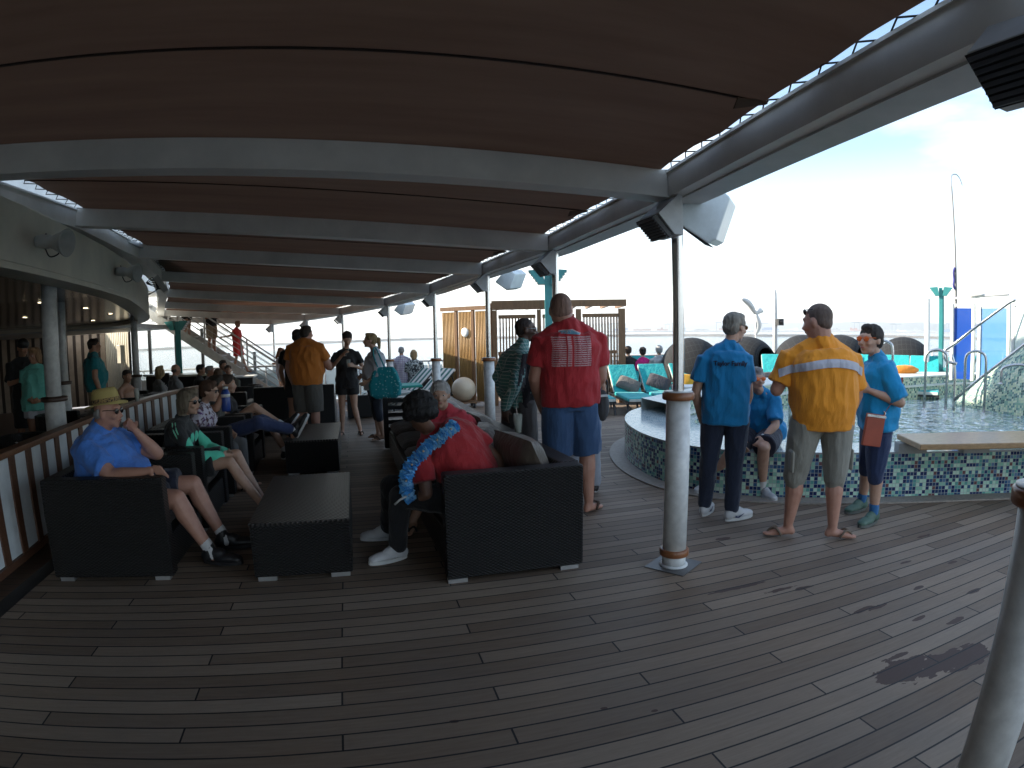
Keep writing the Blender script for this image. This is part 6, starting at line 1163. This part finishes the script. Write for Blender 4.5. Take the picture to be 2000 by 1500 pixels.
decal(e, sh_, me, J['N']+V((-.01, 0, -.03)), rt, V((0, 0, 1)), C('band_white', (.5, .5, .56)), 'shoulder_band', .009)
for sx, c in ((-1, J['KL'].lerp(J['HL'], .35)), (1, J['KR'].lerp(J['HR'], .35))):
    g = MB(); g.box(c+V((sx*.115, -.04, 0)), (.03, .13, .17), rad(-28)); sub(g, 'cargo_pocket', KH, e, e.location).modifiers.new('b', 'BEVEL').width = .012
# --- 14 short-haired woman with red bag
J = stand(4.08, 3.56, -38, 1.69, sh=.185, Hd=V((3.975, 3.53, 1.545)), N=V((4.06, 3.52, 1.40)), SR=V((4.18, 3.66, 1.33)), SL=V((3.99, 3.38, 1.33)), EL=V((4.06, 3.26, 1.06)), WL=V((3.86, 3.42, 1.15)), ER=V((4.28, 3.62, 1.05)), WR=V((4.05, 3.8, 1.1)), P=V((4.1, 3.52, .88)), HL=V((4.03, 3.44, .87)), HR=V((4.17, 3.62, .87)), KL=V((4.04, 3.46, .48)), KR=V((4.20, 3.70, .48)), AL=V((4.09, 3.48, .09)), AR=V((4.28, 3.80, .09)), FL=V((-.95, -.2, 0)), FR=V((-.95, -.1, 0)), hf=V((-1, -.05, .04)), f=V((-.85, .3, 0)))
e, sh_, HP, R = person('short-haired woman in bright blue top and orange-rimmed glasses, arms folded', J, 'bigw', 'light', .0085, C('top_bright_blue', (.0, .25, .52)), C('capri_navy', (.014, .03, .09)), 'trainer', mat('shoe_green', (.07, .13, .10), .6), hair=('short', DARKBH), glasses=(ORG, 0), hs=1.1, sl=.9, leg=1.2, hem=-.1, sock=C('sock_blue', (.02, .12, .3)), gr=dict(wst=.19, che=.18), shoe2=mat('sole_grey', (.1, .11, .1), .6))
rb = empty('shoulder_bag', (3.86, 3.36, .84), rad(-20), 'small rust red crossbody bag hanging in front of the short-haired woman', 'bag'); RBM = mat('leather_rust', (.30, .055, .025), .5, bump=.2, bs=120)
g = MB(); g.box((0, 0, 0), (.17, .035, .26), 0, Matrix.Rotation(rad(8), 4, 'Y')); g.build('pouch', RBM, rb, bevel=.008); g = MB(); g.box((.0, -.02, .115), (.17, .006, .02), 0, Matrix.Rotation(rad(8), 4, 'Y')); g.build('zip', STEEL, rb)
g = MB(); g.bar((.085, 0, .12), (.20, -.06, .33), .018, .004); g.bar((.20, -.06, .33), (.235, -.02, .42), .018, .004); g.build('strap', RBM, rb); g = MB(); g.tube(spline([(.08, 0, .10), (.1, -.005, .13), (.085, 0, .15)], 4), .006, 6); g.build('clasp', STEEL, rb)

# ---- middle distance ----
def q_(lab, J, **k): return person(lab, J, vox=k.pop('vox', .0115), **k)
z9 = zd(9.2)
J = stand(-.76, 9.3, 25, 1.86, z9-.03, sh=.225, Hd=V((-.74, 9.32, 1.66)), ER=V((-.42, 9.3, 1.15)), WR=V((-.42, 9.5, 1.22)), hf=V((.6, .9, 0)))
q_('bearded man in an orange T-shirt and grey cargo shorts standing in the aisle', J, build='big', sk='red', top=C('tshirt_orange', (.5, .16, .02)), bottom=C('cargo_grey', (.10, .095, .085)), shoes='trainer', shoem=BLACKP, hair=('crew', DARKBH), sl=.6, hem=-.02, leg=1.0, vox=.010)
J = stand(-.98, 9.9, 20, 1.74, zd(9.9), Hd=V((-.93, 9.9, 1.62)))
q_('person in black half hidden behind the orange T-shirt at the back', J, build='m', sk='tan', top=C('tshirt_black', (.015, .015, .017)), bottom=C('shorts_black', (.012, .012, .014)), shoes='trainer', shoem=BLACKP, hair=('short', BLACKH), sl=.6, detail=False)
J = stand(-.16, 10.1, 185, 1.68, zd(10.1), sh=.17, Hd=V((-.13, 10.02, 1.56)), ER=V((-.42, 10.02, 1.08)), WR=V((-.22, 9.86, 1.30)), EL=V((.13, 10.05, 1.05)), WL=V((-.03, 9.84, 1.12)), hf=V((.1, -1, -.45)), AR=V((-.28, 10.12, .04)), AL=V((.02, 10.1, .04)))
e, sh_, HP, R = q_('young woman in black T-shirt and white-trimmed black shorts looking down and drinking', J, build='w', sk='light', top=C('tshirt_black', (.015, .015, .017)), bottom=C('shorts_black', (.012, .012, .014)), shoes='flop', shoem=mat('sandal_brown', (.06, .035, .02), .6), hair=('bun', DARKBH), sl=.62, hem=-.12, leg=.45, gr=dict(wst=.15))
g = MB(); g.tube([V((-.16, 9.86, 1.28)), V((-.10, 9.9, 1.42))], .004, 6); g.lathe((-.12, 9.84, 1.1), [(0, 0), (.03, 0), (.036, .13), (0, .13)], 14); o = g.build('drink_cup', _mc['cupm'], label='clear cup with straw held by the young woman in black', cat='cup')
J = stand(.27, 9.2, -85, 1.64, zd(9.2), sh=.17, Hd=V((.22, 9.2, 1.53)), N=V((.30, 9.2, 1.37)), SL=V((.30, 9.03, 1.30)), ER=V((.22, 9.35, 1.05)), EL=V((.32, 8.98, 1.02)), WL=V((.16, 9.0, .93)), WR=V((.1, 9.25, 1.0)), hf=V((-1, 0, .08)), AL=V((.36, 9.12, .09)), AR=V((.30, 9.3, .09)), KL=V((.30, 9.14, .47)), KR=V((.28, 9.28, .47)))
q_('blond ponytail woman in a pale blouse and dark capris, seen from the side', J, build='bigw', sk='light', top=C('blouse_pale', (.4, .42, .47)), bottom=C('capri_dark', (.015, .02, .035)), shoes='flop', shoem=mat('sandal_brown', (.06, .035, .02), .6), hair=('pony', BLONDH), sl=1.5, leg=1.35, hem=-.1, vox=.010)
def dots(t, o, c): n = t.n('ShaderNodeTexVoronoi'); n.inputs['Scale'].default_value = 26; t.l(o, n.inputs['Vector']); return t.mix(t.ramp(n.outputs['Distance'], [(.22, (1, 1, 1)), (.28, (0, 0, 0))]), (.0, .22, .26), (.3, .55, .55))
tb = empty('tote_bag', (.42, 8.95, .92), rad(-10), 'teal tote bag with pale dots on the blond womans shoulder', 'bag'); g = MB(); g.loft([[V((x*a, y*b, z)) for x, y in ((-.22, -.05), (.22, -.05), (.24, .0), (.22, .05), (-.22, .05), (-.24, 0))] for a, b, z in ((.62, .9, -.26), (.98, 1.2, -.2), (1.05, 1.2, -.05), (.78, .9, .14), (.55, .5, .22))]); g.build('bag_body', C('tote_teal', (.0, .22, .26), dots), tb, bevel=.02)
g = MB(); g.tube(spline([(-.1, -.02, .22), (-.16, -.02, .42), (-.13, .05, .5), (.0, -.02, .22)], 6), .012, 6); g.build('strap', C('tote_teal', (.0, .22, .26)), tb)
# far right couple sitting
def sitter(lab, x, y, z, a, hd, **k):
    J = seat(x, y, a, .42+z, 1.7, z0=0, AL=(-.13, .44, z+.09), AR=(.13, .44, z+.09)); d = V(hd)-J['Hd']
    for q in ('Hd', 'N', 'SL', 'SR', 'EL', 'ER'): J[q] = J[q]+d
    if 'hf' in k: J['hf'] = k.pop('hf')
    return q_(lab, J, **k)
def chk(t, o, c): x, y, z = t.xyz(t.pos())[0:3]; a = t.m('LESS_THAN', t.m('FRACT', t.m('DIVIDE', x, .05)), .25); b = t.m('LESS_THAN', t.m('FRACT', t.m('DIVIDE', z, .05)), .25); return t.mix(t.m('MAXIMUM', a, b), (.5, .5, .55), (.25, .2, .35))
def flor(t, o, c): n = t.noise(o, 22, 3); return t.mix(t.ramp(n, [(.48, (0, 0, 0)), (.53, (1, 1, 1))]), (.03, .04, .05), (.4, .45, .45))
zz = zd(16.4)
sitter('grey-haired man in a checked shirt sitting with his back to us by the rail', 1.24, 16.5, zz, 0, (1.24, 16.4, 1.13), build='m', sk='tan', top=C('shirt_checked', (.5, .5, .55), chk), bottom=KH, shoes=None, hair=('crew', GREYH), sl=.7, leg=1.9, vox=.013, detail=False)
sitter('blond woman in a dark flowered top with a bag strap sitting by the rail', 1.58, 16.4, zz, 0, (1.57, 16.3, 1.03), build='w', sk='light', top=C('top_dark_flowers', (.1, .1, .1), flor), bottom=KH, shoes=None, hair=('bob', BLONDH), sl=.8, leg=1.9, vox=.013, detail=False)
bb = MB(); bb.smooth = True; bb.ell((0, 0, .1), (.28, .12, .16)); bb.ell((.22, 0, .12), (.2, .12, .2)); bb.build('beach_bag', C('bag_black', (.02, .02, .022)), loc=(2.0, 15.7, zd(15.7)+.42), label='black bag lying on the lounger beside the seated couple', cat='bag')
e = empty('long_bench', (1.5, 16.5, zz), 0, 'dark bench under the couple by the rail', 'bench'); g = MB(); g.box((0, 0, .4), (1.5, .42, .05)); g.build('seat', BLACKP, e)
for x_ in (-.6, .6): g = MB(); g.box((x_, 0, .19), (.06, .36, .38)); g.build('leg', BLACKP, e)
for i, (x, y, z, hm, tp, l_) in enumerate([(6.5, 13.3, 1.08, BROWNH, (.02, .02, .02), 'brown-haired sitter in black just right of the pergola, by the rail'), (6.85, 13.2, 1.05, DARKBH, (.6, .02, .2), 'dark-haired sitter in a bright pink top by the rail'), (7.2, 13.0, 1.09, WHITEH, (.5, .5, .5), 'white-haired sitter by the rail behind the loungers'), (7.83, 12.75, 1.06, DARKBH, (.3, .3, .3), 'dark-haired sitter just left of the blue shirt by the rail')]):
    sitter(l_, x, y+.1, zd(13), 15, (x, y, z), build='w', sk='light', top=C('far_top_%d' % i, tp), bottom=KH, shoes=None, hair=('short', hm), sl=.6, leg=1.9, vox=.014, detail=False)
# stairs people and the woman at their foot
TANK = C('tank_red', (.6, .03, .03))
J = stand(-3.72, 19.2, 110, 1.56, .60, sh=.17, Hd=V((-3.68, 19.2, 2.06)), ER=V((-3.85, 18.95, 1.72)), WR=V((-4.1, 18.9, 1.68)), KL=V((-3.6, 19.3, 1.05)), AL=V((-3.45, 19.3, .62)), AR=V((-3.8, 19.1, .78)), hf=V((1, -.4, -.1)))
q_('man in a red tank top and red shorts walking down the white stairs', J, build='m', sk='tan', top=TANK, bottom=TANK, shoes='flop', shoem=BLACKP, hair=('crew', GINGER), sl=.08, leg=.9, vox=.013)
J = stand(-4.55, 19.3, 120, 1.8, 1.14, hf=V((1, -.4, -.2)), WR=(.12, .3, 1.15), WL=(-.1, .3, 1.15))
q_('person in black top and tan shorts in the middle of the stairs', J, build='m', sk='tan', top=C('tshirt_black', (.015, .015, .017)), bottom=C('shorts_tan', (.35, .28, .19)), shoes='flop', shoem=BLACKP, hair=('crew', BROWNH), sl=.5, leg=.95, vox=.013, detail=False)
J = stand(-5.35, 19.3, 120, 1.75, 1.62, KR=(.12, .15, .5), AR=(.14, .0, .12))
q_('person in dark shorts and trainers highest on the stairs, cut off by the awning', J, build='m', sk='light', top=C('tshirt_black', (.015, .015, .017)), bottom=C('shorts_black', (.012, .012, .014)), shoes='trainer', shoem=BLACKP, hair=('crew', BROWNH), sl=.5, leg=.6, vox=.013, detail=False)
J = stand(-2.30, 18.6, 75, 1.66, zd(18.6), sh=.16, WL=(-.08, .33, 1.12), EL=(-.17, .1, 1.1), WR=(.1, .33, 1.12), ER=(.17, .1, 1.1), hf=V((.9, .1, -.3)))
q_('long-haired woman in pale shirt and shorts holding a pink phone at the stair foot', J, build='w', sk='light', top=C('shirt_pale_violet', (.42, .42, .5)), bottom=C('shorts_pale', (.4, .4, .42)), shoes='flop', shoem=BLACKP, hair=('long', AUBURN), sl=.9, leg=.45, vox=.013)
g = MB(); g.box((0, 0, 0), (.08, .012, .15), 0, Matrix.Rotation(rad(-40), 4, 'X')); g.build('phone', mat('phone_pink', (.7, .05, .2), .4), loc=(-1.93, 18.7, 1.12+zd(18.6)), label='pink phone held out by the long-haired woman at the stairs', cat='phone')
# bar side
zb_ = zd(8.5)
J = stand(-4.62, 8.35, 160, 1.64, 0, sh=.165, WL=(-.05, .2, .98), EL=(-.2, .02, 1.0), WR=(.06, .22, 1.0), ER=(.2, .02, 1.02), hf=V((-.3, -1, -.1)))
q_('woman with ginger hair in an aqua blouse and white shorts at the far left', J, build='bigw', sk='tan', top=C('blouse_aqua', (.12, .42, .36)), bottom=C('shorts_white', (.42, .42, .46)), shoes='flop', shoem=BLACKP, hair=('bob', GINGER), sl=.4, hem=-.12, leg=.42, vox=.010)
J = stand(-5.05, 8.75, 130, 1.76, 0, WR=(.12, .25, 1.2), ER=(.25, .05, 1.15), hf=V((1, -.6, -.1)))
q_('man in black with a dark cap at the left edge holding a drink', J, build='m', sk='tan', top=C('tshirt_black', (.015, .015, .017)), bottom=C('shorts_black', (.012, .012, .014)), shoes='trainer', shoem=BLACKP, hair=('crew', BLACKH), sl=.9, leg=1.0, vox=.0115)
cp = empty('cap', (-5.02, 8.73, 1.73), rad(-130), 'dark baseball cap on the man in black at the left edge', 'cap'); g = MB(); g.smooth = True; g.ell((0, 0, -.02), (.093, .11, .09)); g.build('crown', BLACKP, cp); g = MB(); g.loft([[V((.075*cos(a), .08+.09*sin(a), z-.015)) for a in [pi*q/10 for q in range(11)]] for z in (0, .006)]); g.build('brim', BLACKP, cp)
J = stand(-4.68, 10.6, 60, 1.80, zd(10.6), sh=.19, WR=(.28, .05, .84), hf=V((1, .3, .1)))
q_('tall man in a teal T-shirt standing by the slatted wall, watching', J, build='big', sk='tan', top=C('tshirt_teal', (.01, .19, .22)), bottom=C('shorts_tan', (.35, .28, .19)), shoes='trainer', shoem=BLACKP, hair=('short', DARKBH), sl=.6, leg=1.0, vox=.0115)
for (l_, x, y, hd, a, bd, hm, kind, tp, ff) in [('bare-shouldered sitter with hands to the face beside the round column', -4.3, 11.25, (-4.3, 11.2, 1.03), 110, 'm', DARKBH, 'crew', (.22, .11, .08), V((.8, -.6, -.1))),
    ('blond sitter in a patterned top behind the dark chairs', -4.03, 12.4, (-4.03, 12.36, 1.02), 60, 'w', BLONDH, 'bob', (.2, .2, .2), V((.3, 1, 0))), ('bald sitter beside the blond one', -3.8, 12.8, (-3.82, 12.8, 1.03), 60, 'm', SHAVEN, 'fringe', (.18, .18, .18), V((.8, .6, 0))),
    ('dark-haired sitter in black at the left of the seated group', -3.5, 13.6, (-3.47, 13.56, .97), 80, 'm', BLACKH, 'short', (.02, .02, .02), V((1, -.1, 0))), ('grey-haired sitter in a pale shirt in the seated group', -3.2, 13.2, (-3.18, 13.2, .95), 80, 'm', GREYH, 'crew', (.3, .28, .3), V((1, -.1, 0))),
    ('dark-haired sitter at the back of the seated group', -3.05, 13.9, (-3.04, 13.9, 1.03), 100, 'm', DARKBH, 'short', (.05, .05, .05), V((.6, -.8, 0))), ('olive-shirted sitter at the right of the seated group', -2.85, 13.6, (-2.87, 13.6, .93), 200, 'm', BROWNH, 'crew', (.08, .08, .06), V((.3, -1, 0))),
    ('sitter in a bright red top with light brown hair in the group', -2.9, 12.9, (-2.93, 12.9, .89), 70, 'w', hairm('hair_light_brown', (.16, .09, .05)), 'bob', (.55, .02, .04), V((.5, 1, -.2)))]:
    sitter(l_, x, y, zd(13)-.05, a, hd, build=bd, sk='tan', top=C('bar_top_%s' % l_[:6], tp) if 'bare' not in l_ else None, bottom=C('trousers_dark', (.03, .03, .035)), shoes=None, hair=(kind, hm), sl=.6, leg=1.9, vox=.013, hf=ff)
# ---------- sea haze ----------
mb = MB(); mb.box((0, 0, 45), (14000, 26000, 148)); hz = NT('haze_air'); hz.t.nodes.remove(hz.b); pv = hz.n('ShaderNodeVolumePrincipled'); pv.inputs['Density'].default_value = .00016; pv.inputs['Color'].default_value = (.9, .95, 1, 1); pv.inputs['Anisotropy'].default_value = .3
hz.l(pv.outputs[0], hz.t.nodes['Material Output'].inputs['Volume']); mb.build('haze', hz.mat, kind='stuff')
